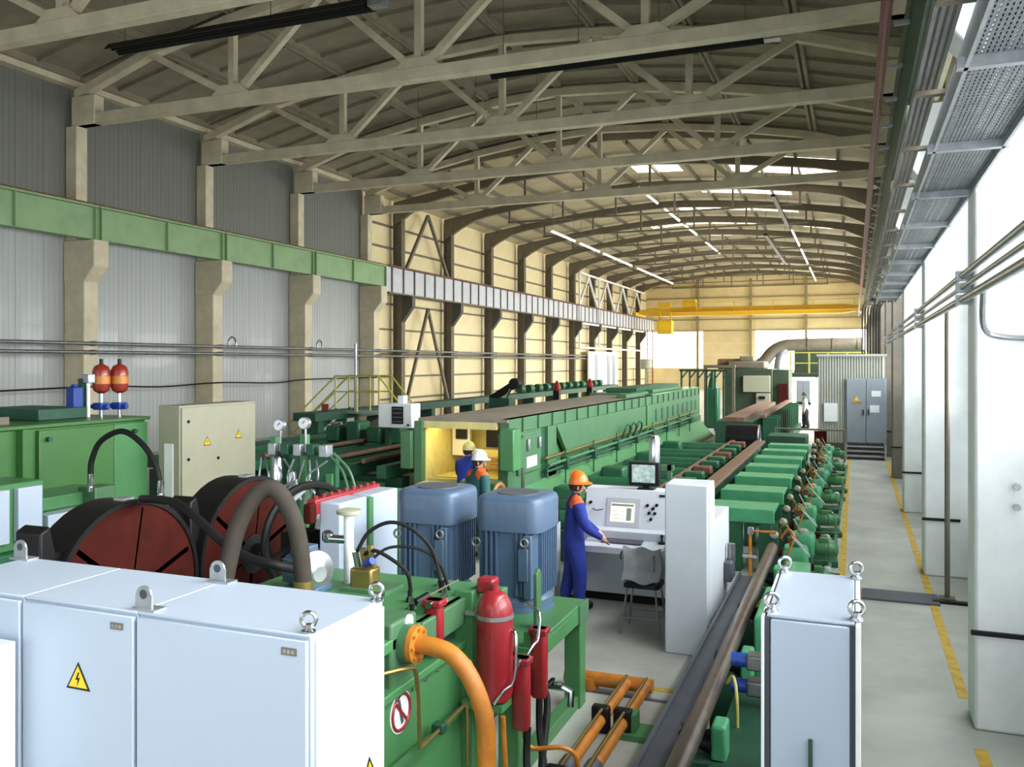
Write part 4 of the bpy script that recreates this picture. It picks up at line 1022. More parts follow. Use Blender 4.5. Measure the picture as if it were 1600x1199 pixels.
# drive units along the conveyor
def drive_unit(v):
    t = thing('drive_unit', 'x', 'drive', (0, 0, 0), 'green drive units along the conveyor')
    part('base', MB().box(-.45, .36, -.24, .24, 0, .1), 'green_deep', t, .01)
    part('pedestal', MB().box(-.35, -.02, -.18, .18, .1, .4 if v else .5), 'green_deep', t, .02)
    part('gearbox', MB().rbox(-.15, 0, .17, .2, .07, [(.12, .38), (0, .43), (0, .66), (.15, .72)]), 'green_teal', t)
    part('gearbox_cap', MB().lathe([(.08,0),(.08,.05),(.05,.07)], (-.15, 0, .71), n=14), 'green_deep' if v else 'beige', t)
    z = .3 if v else .5
    m = part('motor', MB().lathe([(.08,0),(.11,.03),(.11,.24),(.1,.26),(.1,.33),(.06,.35)], (.0, .0, z), (1,0,0), 18), 'green', t)
    for k in range(4): part('fin', MB().lathe([(.122,0),(.122,.012)], (.06 + .05*k, 0, z), (1,0,0), 18), 'green', m)
    part('terminal_box', MB().box(.08, .2, -.05, .05, z+.1, z+.17), 'green', m, .01)
    part('bearing_cap', MB().lathe([(.055,0),(.055,.05),(.035,.07)], (-.42, -.1, .88), (-.4,-1,0.35), 18), 'beige', t)
    part('bearing_post', MB().box(-.5, -.38, -.1, .1, .0, .86), 'green_dark', t)
    part('coupling', MB().cyl((-.38, 0, .6), (-.3, 0, .6), .08, n=14), 'red_dark', t)
    if v:
        for q in (0, .13): part('rod', MB().cyl((-.2, -.2+q, .9), (.04, -.28+q, .64), .01, n=8), 'steel', t)
        part('hose', MB().tube([(-.34, -.1, .84), (-.24, -.15, .98), (-.16, -.2, .88), (-.22, -.24, .7), (-.3, -.26, .42)], .016, 8, smooth=4), 'orange', t)
        part('valve', MB().box(-.02, .1, -.3, -.22, .46, .55), 'red_dark', t, .015)
    else:
        part('lever', MB().cyl((-.15, -.12, .7), (-.28, -.22, .98), .012, n=8), 'chrome', t)
        part('lever_knob', MB().ell((-.28, -.22, .99), .03, .03, .03, 10, 8), 'black', t)
        part('valve_body', MB().box(-.36, -.2, -.3, -.18, .55, .7), 'rust', t, .02)
        part('hose', MB().tube([(-.3, -.25, .7), (-.36, -.3, .86), (-.46, -.22, .8), (-.44, -.12, .6)], .014, 8, smooth=4), 'brass', t)
        part('tank_cap', MB().lathe([(.06,0),(.06,.1),(.03,.12)], (.18, .1, .1), n=12), 'white', t)
    return t
ua, ub = drive_unit(1), drive_unit(0)
ys = [12.7, 13.75, 15.0, 16.3, 17.5, 18.9, 20.3, 21.8, 23.4, 25.0, 26.6, 28.2]
random.seed(11)
first = {0: None, 1: None}
for k, yy in enumerate(ys):
    lb = '%s green motor drive unit along the aisle side of the conveyor' % (ORD[k] if k < len(ys) - 1 else 'farthest')
    src = ua if k % 2 == 0 else ub
    loc = (-.61 + random.uniform(-.05, .05), yy, 0); rz = random.uniform(-.22, .22)
    if k < 2: src.location = loc; src.rotation_euler = (0, 0, rz); src['label'] = lb
    else: dup(src, loc, rz, lb)

# outfeed with the long tube in the foreground
single('long_tube', MB().cyl((-1.0, 3.2, .82), (-1.02, 12.0, .82), .07, n=20), 'pipe_steel', 'long brown steel tube lying on the outfeed rollers', 'tube')
t = thing('outfeed_bed', 'grey channel and green stands carrying the long tube', 'conveyor', (-1.0, 8, 0))
part('channel', MB().box(-1.36, -1.16, 3.2, 11.4, .5, .56), 'plate_grey', t)
part('channel_edge', MB().box(-1.38, -1.35, 3.2, 11.4, .4, .6), 'plate_grey', t)
part('bed_wall', MB().box(-1.34, -1.28, 3.2, 11.4, 0, .5), 'green_dark', t)
part('bed_beam', MB().box(-.85, -.6, 3.2, 11.6, .0, .3), 'green_dark', t)
for k, yy in enumerate((4.4, 6.0, 7.6, 9.2, 10.8)):
    part('stand', MB().box(-1.15, -.8, yy-.14, yy+.14, 0, .62), 'green_dark', t, .02)
    part('roller', MB().lathe([(.1,0),(.06,.1),(.06,.14),(.1,.24)], (-1.12, yy, .7), (1,0,0), 18), 'black', t)
    part('bracket', MB().box(-.9, -.8, yy-.1, yy+.1, .6, .85), 'green_teal', t, .02)
part('side_plate', MB().box(-.86, -.55, 8.2, 9.4, .3, .95), 'green_teal', t, .02)
part('side_plate', MB().box(-.8, -.5, 9.9, 11.3, .3, .82), 'green_teal', t, .02)
part('top_motor', MB().cyl((-.5, 10.6, .6), (-.2, 10.6, .6), .12, n=16), 'green', t)
part('shelf', MB().box(-.9, -.47, 5.6, 7.4, .55, .62), 'green_dark', t)
part('prop', MB().box(-.55, -.48, 5.6, 5.7, 0, .55), 'green_teal', t)
part('slant_plate', MB().prism([(-.75, 5.4, .0), (-.47, 5.4, .0), (-.47, 5.4, .5), (-.6, 5.4, .5)], (0, .05, 0)), 'green_teal', t)
for k, z in enumerate((.7, .9)):
    v = part('solenoid_valve', MB().box(-.78, -.45, 6.9, 7.05, z, z+.12), 'steel', t, .015)
    part('solenoid', MB().cyl((-.78, 6.97, z+.06), (-.9, 6.97, z+.06), .055, n=12), 'blue', v)
    part('pilot', MB().cyl((-.62, 6.9, z+.06), (-.62, 6.86, z+.06), .05, n=12), 'galv', v)
for k, yy in enumerate((6.7, 8.9)): part('hose', MB().tube([(-.9, yy, .86), (-.84, yy-.1, .95), (-.8, yy-.2, .8), (-.8, yy-.2, .35)], .012, 8, smooth=4), 'yellow_rail', t)
t = thing('brass_standpipe', 'thin brass standpipe with tap behind the console cabinet', 'pipe', (-1.25, 12.2, 0))
part('pipe', MB().tube([(-1.35, 12.4, 0), (-1.35, 12.4, .95), (-1.0, 12.4, .95)], .022, 8), 'orange', t)
part('tee', MB().cyl((-1.45, 12.4, .6), (-1.25, 12.4, .6), .03, n=8), 'chrome', t)
part('tap', MB().box(-1.38, -1.3, 12.36, 12.44, .9, 1.0), 'chrome', t, .01)

# ================================================================== OPERATOR STATION
t = thing('control_console', 'grey operator console with tilted panel, screen and desk', 'console', (-2.9, 11.8, 0))
part('body', MB().box(-3.58, -2.0, 11.55, 12.25, .12, .98), 'console', t, .01)
part('plinth', MB().box(-3.5, -2.0, 11.62, 12.2, 0, .12), 'black', t)
part('panel', MB().prism([(-3.58, 11.78, .92), (-3.58, 11.95, 1.5), (-3.58, 12.25, 1.5), (-3.58, 12.25, .92)], (1.58, 0, 0)), 'console', t, .01)
def onp(z): return 11.78 + .17 * (z - .92) / .58
def pbox(x0, x1, z0, z1, d=.012):
    return MB().prism([(x0, onp(z0)-d, z0), (x0, onp(z1)-d, z1), (x0, onp(z1)+.01, z1), (x0, onp(z0)+.01, z0)], (x1-x0, 0, 0))
s = part('screen_bezel', pbox(-3.26, -2.78, 1.0, 1.38, .01), 'beam_grey', t)
s2 = part('screen', pbox(-3.2, -2.86, 1.06, 1.31, .014), 'screen', t)
part('screen_header', pbox(-3.19, -2.87, 1.27, 1.3, .018), 'screen_line', s2)
part('screen_row', pbox(-2.97, -2.9, 1.08, 1.25, .018), 'screen_line', s2)
for k in range(3): part('screen_row', pbox(-3.18, -3.0, 1.1 + .05*k, 1.105 + .05*k, .018), 'screen_line', s2)
for x, z in ((-2.68, 1.3), (-2.6, 1.26), (-2.65, 1.2), (-2.57, 1.2), (-2.62, 1.12), (-2.55, 1.31), (-3.5, 1.3)):
    y = onp(z); part('push_button', MB().cyl((x, y-.03, z), (x, y+.01, z), .022, n=10), 'black', t)
part('grip_bar', MB().tube([(-3.46, onp(1.2)-.02, 1.22), (-3.4, onp(1.2)-.05, 1.2), (-3.3, onp(1.2)-.05, 1.22)], .01, 6), 'steel', t)
part('nameplate', pbox(-2.52, -2.44, 1.42, 1.45), 'black', t)
part('desk_top', MB().prism([(-3.45, 11.2, .82), (-3.45, 11.8, .9), (-3.45, 11.8, .84), (-3.45, 11.2, .76)], (1.45, 0, 0)), 'console', t, .01)
part('desk_fascia', MB().box(-3.45, -2.0, 11.18, 11.22, .74, .83), 'console', t, .01)
part('keyboard', MB().prism([(-3.2, 11.36, .85), (-3.2, 11.52, .872), (-3.2, 11.52, .885), (-3.2, 11.36, .865)], (.55, 0, 0)), 'plate_grey', t)
for k in range(8):
    part('desk_knob', MB().cyl((-3.3 + k*.11, 11.66, .88), (-3.3 + k*.11, 11.66, .92), .02, n=8), 'black' if k % 2 else 'galv', t)
part('joystick', MB().lathe([(.05,0),(.05,.02),(.012,.03),(.012,.08),(.025,.1),(.02,.12)], (-2.4, 11.5, .86), n=12), 'black', t)
t = thing('tall_cabinet', 'tall pale grey console end cabinet beside the long tube', 'cabinet', (-1.75, 10.5, 0))
part('body', MB().box(-2.0, -1.52, 9.75, 10.25, 0, 1.92), 'console', t, .015)
part('side_panel', MB().box(-1.52, -1.51, 9.8, 10.2, .1, 1.86), 'cabinet_lit', t)
part('step_body', MB().box(-2.0, -1.52, 10.25, 11.5, 0, 1.42), 'cabinet_lit', t, .015)
part('outlet', MB().box(-1.52, -1.42, 11.0, 11.35, .55, .8), 'plate_grey', t, .02)
part('outlet_pipe', MB().cyl((-1.45, 11.2, .78), (-1.45, 11.2, 1.0), .05, n=10), 'steel', t)
t = thing('monitor', 'black framed monitor on top of the console', 'monitor', (-2.75, 12.05, 1.5))
part('foot', MB().box(-2.85, -2.62, 11.98, 12.18, 1.5, 1.52), 'black', t)
part('neck', MB().box(-2.78, -2.7, 12.05, 12.12, 1.52, 1.62), 'black', t)
part('case', MB().box(-2.98, -2.54, 12.0, 12.12, 1.55, 1.88), 'black', t, .015)
part('glass', MB().box(-2.93, -2.6, 11.992, 12.0, 1.6, 1.85), 'screen_bright', t)
t = thing('silver_lamp_post', 'green post with silver cylinder behind the monitor', 'post', (-2.6, 13.4, 0))
part('post', MB().box(-2.69, -2.63, 13.3, 13.4, 0, 1.7), 'green_pale', t)
part('arm', MB().box(-3.2, -2.6, 13.3, 13.4, 1.62, 1.7), 'green_pale', t)
part('cylinder', MB().lathe([(.05,0),(.085,.03),(.085,.4),(.06,.45)], (-2.9, 13.35, 1.7)), 'chrome', t)
t = thing('side_terminal', 'slim grey stand with black box behind the operator', 'terminal', (-3.95, 11.3, 0))
part('stand', MB().box(-4.1, -3.86, 11.3, 11.6, 0, 1.05), 'console', t, .01)
part('edge', MB().box(-3.87, -3.85, 11.28, 11.3, 0, 1.05), 'white', t)
part('box', MB().box(-4.15, -3.84, 11.2, 11.5, 1.05, 1.42), 'black', t, .015)
t = thing('operator_stool', 'dark high stool with metal legs at the console', 'stool', (-2.42, 10.5, 0))
part('seat', MB().rbox(-2.4, 10.45, .22, .2, .06, [(0, .56), (0, .6), (.08, .63)]), 'black', t)
for sx, sy in ((-1,-1), (1,-1), (1,1), (-1,1)): part('leg', MB().cyl((-2.4 + sx*.24, 10.45 + sy*.22, 0), (-2.4 + sx*.17, 10.45 + sy*.15, .57), .013, n=8), 'steel', t)
part('foot_ring', MB().tube([(-2.62, 10.25, .2), (-2.18, 10.25, .2), (-2.18, 10.65, .2), (-2.62, 10.65, .2)], .011, 6, closed=True), 'steel', t)
for s in (-1, 1): part('back_post', MB().tube([(-2.4 + s*.19, 10.3, .58), (-2.42 + s*.19, 10.22, .8), (-2.42 + s*.19, 10.2, .98)], .012, 8), 'steel', t)
part('arm_rest', MB().tube([(-2.62, 10.22, .92), (-2.66, 10.4, .95), (-2.6, 10.6, .95)], .022, 8, smooth=3), 'black', t)
def cloth():
    b = MB(); n = 10; v = []; f = []
    for i in range(n+1):
        for j in range(n+1):
            a = i/n; c = j/n
            x = -2.62 + .46*c + .02*math.sin(9*a)
            if a < .5: yy = 10.34 - .18*(1 - a*2); z = .66 + .36*a*2 + .025*math.sin(8*c + 3*a)
            else: yy = 10.34 - .0 + .08*math.sin(7*c)*.3 + (a-.5)*.2; z = 1.02 - .55*(a-.5)*2*.65 + .02*math.sin(11*c + 2)
            v.append((x, yy, z))
    v2 = [(p[0], p[1] + .025, p[2] + .012) for p in v]; m = n + 1; o = m*m
    for i in range(n):
        for j in range(n):
            q = [i*m+j, i*m+j+1, (i+1)*m+j+1, (i+1)*m+j]
            f.append(q); f.append([o + k for k in q[::-1]])
    for i in range(n):
        f.append([i, i+1, o+i+1, o+i]); f.append([n*m+i, o+n*m+i, o+n*m+i+1, n*m+i+1])
        f.append([i*m, o+i*m, o+(i+1)*m, (i+1)*m]); f.append([i*m+n, (i+1)*m+n, o+(i+1)*m+n, o+i*m+n])
    return b.add(v + v2, f)
single('grey_jacket', cloth(), 'cloth_grey', 'grey jacket draped over the stool back', 'jacket')

# ================================================================== HYDRAULIC POWER UNIT
t = thing('pump_unit', 'green hydraulic power unit with tank and open motor frame', 'hydraulic unit', (-3.4, 6.3, 0))
part('tank', MB().box(-4.4, -2.8, 4.55, 6.1, 0, 1.16), 'green', t, .015)
part('tank_ledge', MB().box(-4.4, -2.75, 4.55, 6.15, 1.12, 1.18), 'green', t, .01)
part('tank_rib', MB().prism([(-2.8, 4.6, .62), (-2.74, 4.6, .66), (-2.74, 6.1, .66), (-2.8, 6.1, .62)], (0, 0, .06)), 'green', t)
part('upper_block', MB().box(-4.35, -2.95, 4.6, 6.0, 1.16, 1.42), 'green_deep', t)
part('deck', MB().box(-4.5, -2.78, 4.6, 6.45, 1.42, 1.5), 'green', t, .01)
part('deck_lip', MB().box(-2.84, -2.76, 5.3, 6.45, 1.3, 1.5), 'green_pale', t, .01)
part('grey_block', MB().box(-3.0, -2.9, 5.35, 5.95, 1.2, 1.4), 'plate_grey', t)
part('flange_block', MB().box(-3.0, -2.78, 4.9, 5.25, 1.16, 1.6), 'green_pale', t, .02)
part('white_dial', MB().cyl((-2.78, 5.12, 1.56), (-2.765, 5.12, 1.56), .05, n=18), 'white', t)
part('upright', MB().box(-2.86, -2.7, 6.0, 6.16, 0, 1.55), 'green', t, .01)
part('upright', MB().box(-2.7, -2.58, 6.3, 6.42, .9, 1.5), 'green', t, .01)
# motor table
part('table_top', MB().box(-4.45, -2.42, 6.5, 8.05, .95, 1.0), 'green', t, .01)
part('table_beam', MB().box(-2.52, -2.42, 6.2, 8.05, .82, .96), 'green', t, .01)
part('table_beam', MB().box(-4.45, -2.42, 7.93, 8.05, .82, .96), 'green', t, .01)
part('corner_plate', MB().box(-2.43, -2.4, 7.8, 8.08, .8, 1.0), 'green_pale', t, .005)
for x, yy in ((-2.5, 7.95), (-2.5, 6.3), (-4.37, 7.95), (-4.37, 6.6)): part('table_leg', MB().box(x-.08, x+.08, yy-.09, yy+.09, 0, .84), 'green', t, .01)
part('bottom_beam', MB().box(-2.56, -2.44, 6.3, 8.0, 0, .12), 'green', t, .01)
part('inner_tank', MB().box(-4.3, -3.1, 6.4, 7.8, 0, .8), 'green_dark', t)
for n, (x, yy) in enumerate(((-2.85, 7.2), (-3.3, 6.9))): part('pump', MB().lathe([(.12,0),(.2,.05),(.2,.5),(.14,.6)], (x, yy, .3)), 'black', t)
part('lever', MB().prism([(-2.56, 6.95, 1.0), (-2.56, 7.07, 1.0), (-2.56, 7.07, 1.48), (-2.56, 7.01, 1.52), (-2.56, 6.95, 1.48)], (.035, 0, 0)), 'green_pale', t, .008)
sgn = part('prohibition_sign', MB().cyl((-2.8, 5.05, .98), (-2.795, 5.05, .98), .14, n=28), 'white', t)
part('sign_ring', ring((-2.793, 5.05, .98), .118, .012, (1, 0, 0), 28, 6), 'red', sgn)
part('sign_bar', MB().beam((-2.792, 4.965, 1.065), (-2.792, 5.135, .895), .006, .022), 'red', sgn)
part('sign_figure', MB().beam((-2.793, 5.07, .9), (-2.793, 5.02, 1.06), .004, .03), 'plate_grey', sgn)
for k in range(6):
    part('deck_fitting', MB().lathe([(.03,0),(.03,.03),(.018,.04),(.018,.09)], (-2.9 - .1*(k % 3), 5.4 + .17*k, 1.5), n=8), 'chrome' if k % 2 else 'black', t)
part('eye_bolt', ring((-3.05, 6.2, 1.56), .04, .012, (1, 1, 0), 16, 6), 'chrome', t)
part('handle_rod', MB().cyl((-2.95, 5.75, 1.56), (-2.82, 6.0, 1.63), .006, n=8), 'steel_dark', t)
part('handle_grip', MB().cyl((-3.0, 5.65, 1.53), (-2.95, 5.75, 1.56), .03, n=10), 'black', t)
for k in range(7):
    part('tank_bolt', MB().cyl((-2.74, 4.9 + .19*k, 1.12), (-2.725, 4.9 + .19*k, 1.12), .012, n=6), 'steel', t)

def motor(cx, cy, label):
    t = thing('electric_motor', label, 'motor', (cx, cy, 1.0), 'blue grey upright motors')
    z = 1.0
    part('base_flange', MB().cyl((cx, cy, z), (cx, cy, z+.05), .34, n=28), 'motor_dark', t)
    part('end_bell', MB().lathe([(.33,0),(.33,.05),(.28,.1),(.28,.16)], (cx, cy, z+.05), n=28), 'motor', t)
    st = part('stator', MB().rbox(cx, cy, .285, .285, .12, [(0, z+.14), (0, z+.76)]), 'motor_dark', t)
    for side in range(4):
        for k in range(9):
            d = -.2 + .05*k
            if side == 3 and abs(d) < .09: continue
            if side == 0: b = MB().box(cx+.28, cx+.315, cy+d-.008, cy+d+.008, z+.16, z+.74)
            elif side == 1: b = MB().box(cx-.315, cx-.28, cy+d-.008, cy+d+.008, z+.16, z+.74)
            elif side == 2: b = MB().box(cx+d-.008, cx+d+.008, cy+.28, cy+.315, z+.16, z+.74)
            else: b = MB().box(cx+d-.008, cx+d+.008, cy-.315, cy-.28, z+.16, z+.74)
            part('fin', b, 'motor_dark', st)
    part('fan_hood', MB().rbox(cx, cy, .325, .325, .13, [(0, z+.74), (0, z+1.0), (.03, z+1.035), (.1, z+1.055), (.14, z+1.06)]), 'motor', t)
    part('grille', MB().cyl((cx, cy, z+1.055), (cx, cy, z+1.068), .2, n=28), 'plate_grey', t)
    part('terminal_plate', MB().box(cx+.12, cx+.22, cy-.34, cy-.28, z+.3, z+.6), 'motor', t, .01)
    part('corner_pad', MB().box(cx+.17, cx+.25, cy-.33, cy-.2, z+.14, z+.72), 'motor', t, .01)
    part('lifting_eye', ring((cx+.19, cy-.35, z+.66), .035, .01, (0, 1, 0), 16, 6), 'galv', t)
    part('lifting_eye', ring((cx-.35, cy-.2, z+.6), .04, .012, (0, 1, 0), 16, 6), 'galv', t)
    for k in range(8):
        a = k*PI/4 + .2; part('foot_bolt', MB().cyl((cx+.31*math.cos(a), cy+.31*math.sin(a), z+.05), (cx+.31*math.cos(a), cy+.31*math.sin(a), z+.09), .02, n=6), 'galv', t)
motor(-2.97, 7.66, 'right hand blue grey upright motor next to the operator')
motor(-3.86, 7.74, 'left hand blue grey upright motor beside the white cooler')
t = thing('red_accumulator', 'big red accumulator cylinder strapped to the pump unit', 'accumulator', (-2.52, 6.0, .75))
part('cylinder', MB().lathe([(.06,0),(.12,.02),(.14,.08),(.14,.66),(.125,.74),(.09,.8),(.05,.83)], (-2.52, 6.0, .75), n=28), 'red', t)
part('clamp', MB().lathe([(.146,0),(.146,.03)], (-2.52, 6.0, 1.38), n=28), 'galv', t)
part('clamp_ear', MB().box(-2.75, -2.62, 5.96, 6.04, 1.38, 1.41), 'galv', t)
part('cap', MB().box(-2.7, -2.56, 6.06, 6.2, 1.52, 1.64), 'red', t, .02)
part('gas_valve', MB().cyl((-2.52, 6.0, 1.56), (-2.52, 6.0, 1.63), .03, n=10), 'red', t)
part('foot_bracket', MB().box(-2.75, -2.42, 5.9, 6.1, .7, .75), 'green', t)
for n, (x, yy, z0, z1, lb) in enumerate(((-2.36, 6.15, .5, 1.05, 'lower slim red filter on the right of the accumulator'), (-2.36, 6.55, .6, 1.16, 'upper slim red filter by the motor table leg'), (-2.8, 5.55, 1.22, 1.6, 'short red filter near the orange pipe flange'))):
    f = thing('red_filter', lb, 'filter', (x, yy, z0), 'slim red filters')
    part('housing', MB().rbox(x, yy, .065, .05, .03, [(.2, z0), (0, z0+.03), (0, z1-.03), (.15, z1)]), 'red', f)
    part('head', MB().box(x-.075, x+.075, yy-.06, yy+.06, z1-.05, z1+.0), 'red', f, .01)
    part('port', MB().cyl((x, yy-.05, z1-.02), (x, yy-.1, z1-.02), .025, n=10), 'chrome', f)
    part('mount', MB().box(x-.12, x-.06, yy-.04, yy+.04, z1-.16, z1-.04), 'green', f)
t = thing('orange_pipe', 'thick orange pipe bending down from a bolted flange', 'pipe', (-2.3, 5.1, 0))
part('pipe', MB().tube([(-2.72, 5.08, 1.43), (-2.58, 5.08, 1.43), (-2.45, 5.08, 1.4), (-2.34, 5.08, 1.31), (-2.26, 5.08, 1.18), (-2.21, 5.09, 1.02), (-2.2, 5.1, .85), (-2.2, 5.1, .4), (-2.2, 5.1, .0)], .06, 16, smooth=5), 'orange', t)
part('flange', MB().cyl((-2.72, 5.08, 1.43), (-2.68, 5.08, 1.43), .125, n=24), 'orange', t)
part('counter_flange', MB().cyl((-2.78, 5.08, 1.43), (-2.725, 5.08, 1.43), .13, n=24), 'green_pale', t)
for k in range(8):
    a = k*PI/4; part('flange_bolt', MB().cyl((-2.7, 5.08+.1*math.cos(a), 1.43+.1*math.sin(a)), (-2.66, 5.08+.1*math.cos(a), 1.43+.1*math.sin(a)), .012, n=6), 'orange', t)
for p0, p1 in (((-2.36, 5.08, 1.335), (-2.34, 5.08, 1.31)), ((-2.215, 5.09, 1.05), (-2.208, 5.09, 1.02)), ((-2.2, 5.1, .84), (-2.2, 5.1, .81))): part('weld', MB().cyl(p0, p1, .0625, n=16), 'orange', t)
t = thing('brass_tube', 'thin brass tube bent across the green tank side', 'pipe', (-2.7, 5.3, .7))
part('tube', MB().tube([(-2.78, 4.75, 1.33), (-2.7, 4.95, 1.31), (-2.68, 5.05, 1.24), (-2.68, 5.1, .8), (-2.68, 5.16, .74), (-2.68, 5.75, .76), (-2.68, 5.85, .72), (-2.68, 5.86, .3)], .014, 8, smooth=3), 'brass', t)
part('clamp', MB().box(-2.74, -2.65, 5.38, 5.46, .71, .78), 'green_dark', t, .01)
t = thing('brass_tube', 'brass looped tube below the slim red filters', 'pipe', (-2.2, 6.3, 0))
part('tube', MB().tube([(-2.36, 6.2, .52), (-2.36, 6.22, .4), (-2.3, 6.25, .32), (-2.1, 6.3, .34), (-2.0, 6.35, .28), (-1.98, 6.38, .1), (-1.98, 6.4, .02)], .018, 8, smooth=4), 'orange', t)
t = thing('orange_riser', 'slim orange tube running down beside the thick orange pipe', 'pipe', (-2.25, 5.7, 0))
part('tube', MB().tube([(-2.35, 5.75, .75), (-2.33, 5.75, .4), (-2.3, 5.75, .28), (-2.15, 5.8, .2), (-1.95, 5.95, .18)], .02, 8, smooth=4), 'orange', t)
single('steel_tube', MB().tube([(-2.46, 5.85, .78), (-2.4, 5.9, .88), (-2.34, 5.95, .95), (-2.34, 5.98, 1.25), (-2.4, 6.02, 1.3)], .013, 8, smooth=3), 'chrome', 'thin bright steel tube wrapped around the red accumulator', 'tube')
single('steel_tube', MB().tube([(-2.36, 6.25, 1.02), (-2.32, 6.3, 1.1), (-2.32, 6.4, 1.12), (-2.34, 6.48, 1.3), (-2.5, 6.6, 1.32)], .013, 8, smooth=3), 'chrome', 'thin bright steel tube joining the slim red filters', 'tube')
for n, pts in enumerate(([(-2.36, 6.55, .62), (-2.34, 6.5, .35), (-2.25, 6.35, .15), (-2.2, 6.2, .05)], [(-2.33, 6.2, .5), (-2.32, 6.15, .3), (-2.25, 6.0, .12), (-2.2, 5.9, .05)], [(-2.5, 7.0, .55), (-2.38, 6.8, .45), (-2.28, 6.4, .2), (-2.2, 6.15, .06)])):
    single('black_hose', MB().tube(pts, .03, 8, smooth=5), 'rubber', ['black hose hanging from the upper slim red filter', 'black hose hanging from the lower slim red filter', 'black hose slanting out of the pump frame'][n], 'hose', 'hoses below the filters')
t = thing('ball_valve', 'chrome elbow valve at the side of the pump frame', 'valve', (-2.36, 6.95, .5))
part('body', MB().cyl((-2.5, 6.95, .55), (-2.3, 6.95, .55), .035, n=10), 'chrome', t)
part('elbow', MB().tube([(-2.3, 6.95, .55), (-2.22, 6.95, .52), (-2.22, 6.93, .4)], .03, 8), 'chrome', t)
part('handle', MB().box(-2.4, -2.37, 6.8, 6.97, .59, .61), 'black', t)
# things on the deck
t = thing('small_motor', 'small light blue flanged motor on the pump unit deck', 'motor', (-3.95, 5.85, 1.5))
d = Vector((.85, -.35, 0)).normalized()
c = Vector((-4.0, 5.72, 1.66))
mb = part('casing', MB().lathe([(.08,0),(.13,.02),(.13,.26),(.15,.27)], c - d*.2, d, 20), 'motor', t)
for k in range(10):
    a = k*PI/5; e = d.cross(Vector((0,0,1))); q = e*math.cos(a) + Vector((0,0,1))*math.sin(a)
    part('fin', MB().beam(c - d*.17 + q*.135, c + d*.05 + q*.135, .012, .03, up=q), 'motor', mb)
part('flange', MB().lathe([(.17,0),(.17,.03),(.12,.05),(.06,.1)], c + d*.08, d, 24), 'galv', t)
part('terminal_box', MB().box(-4.1, -3.95, 5.66, 5.8, 1.78, 1.86), 'motor', t, .01)
part('foot', MB().box(-4.15, -3.85, 5.62, 5.85, 1.5, 1.55), 'motor_dark', t, .01)
t = thing('cream_valve_post', 'cream standpipe with wide flange on the pump unit deck', 'valve', (-3.83, 6.05, 1.5))
part('pipe', MB().cyl((-3.83, 6.05, 1.5), (-3.83, 6.05, 2.05), .04, n=14), 'white', t)
part('top_flange', MB().lathe([(.05,0),(.1,.015),(.1,.045),(.06,.055)], (-3.83, 6.05, 2.05), n=20), 'beige', t)
part('side_port', MB().cyl((-3.83, 6.05, 1.85), (-4.02, 6.03, 1.85), .035, n=10), 'chrome', t)
part('sensor', MB().lathe([(.03,0),(.045,.02),(.045,.08),(.02,.1)], (-4.02, 6.03, 1.82), n=12), 'chrome', t)
t = thing('brass_manifold', 'brass valve manifold beside the small light blue motor', 'valve', (-3.6, 5.95, 1.5))
part('block', MB().box(-3.7, -3.5, 5.85, 6.0, 1.5, 1.68), 'brass', t, .02)
for k in range(3): part('port', MB().cyl((-3.66 + .07*k, 5.92, 1.68), (-3.68 + .07*k, 5.9, 1.8 + .03*k), .025, n=8), 'brass' if k else 'chrome', t)
part('blue_coil', MB().cyl((-3.55, 5.85, 1.72), (-3.47, 5.82, 1.76), .03, n=10), 'blue', t)
part('green_foot', MB().box(-3.75, -3.35, 5.8, 6.1, 1.5, 1.53), 'green_pale', t)
HZ = [([(-3.66, 5.9, 1.8), (-3.58, 5.95, 1.95), (-3.42, 6.0, 2.03), (-3.25, 6.05, 1.98), (-3.1, 6.1, 1.82), (-3.03, 6.1, 1.6), (-3.02, 6.1, 1.5)], .016, 'black hose with the highest arch over the pump unit deck'),
      ([(-3.6, 5.9, 1.78), (-3.5, 5.9, 1.82), (-3.36, 5.92, 1.76), (-3.24, 5.95, 1.66), (-3.22, 5.98, 1.5)], .016, 'short black hose curling down onto the pump unit deck'),
      ([(-3.52, 5.85, 1.74), (-3.4, 5.95, 1.84), (-3.2, 6.05, 1.83), (-3.05, 6.12, 1.72), (-2.97, 6.15, 1.5)], .012, 'thin grey black hose crossing the deck hoses')]
for pts, r, lb in HZ: single('deck_hose', MB().tube(pts, r, 8, smooth=6), 'rubber', lb, 'hose', 'hoses on the pump unit deck')

# orange floor pipes
for n, x in enumerate((-2.1, -1.9)):
    t = thing('floor_pipe', ['left orange pipe on the floor leading from the pump unit', 'right orange pipe on the floor beside the yellow line'][n], 'pipe', (x, 7.2, 0), 'orange pipes on the floor')
    part('pipe', MB().cyl((x, 5.6, .12), (x, 8.35, .12), .055, n=14), 'orange', t)
    part('rod', MB().cyl((x+.02, 5.7, .22), (x+.02, 8.3, .22), .014, n=8), 'brass', t)
    for yy in (6.2, 7.45):
        part('clamp', MB().box(x-.08, x+.08, yy-.05, yy+.05, .0, .24), 'black', t, .02)
    part('coupling', MB().cyl((x, 6.35, .12), (x, 6.55, .12), .07, n=14), 'plate_grey', t)
single('manifold_pipe', MB().cyl((-2.75, 8.42, .1), (-1.85, 8.42, .1), .07, n=16).cyl((-2.5, 8.42, .0), (-2.5, 8.42, .12), .1, n=12), 'orange', 'short orange cross pipe behind the pump unit', 'pipe')
single('pipe_support', MB().box(-1.95, -1.65, 7.35, 7.65, 0, .05).box(-1.9, -1.78, 7.42, 7.58, .05, .2), 'green', 'small green steel foot under the orange floor pipes', 'support')

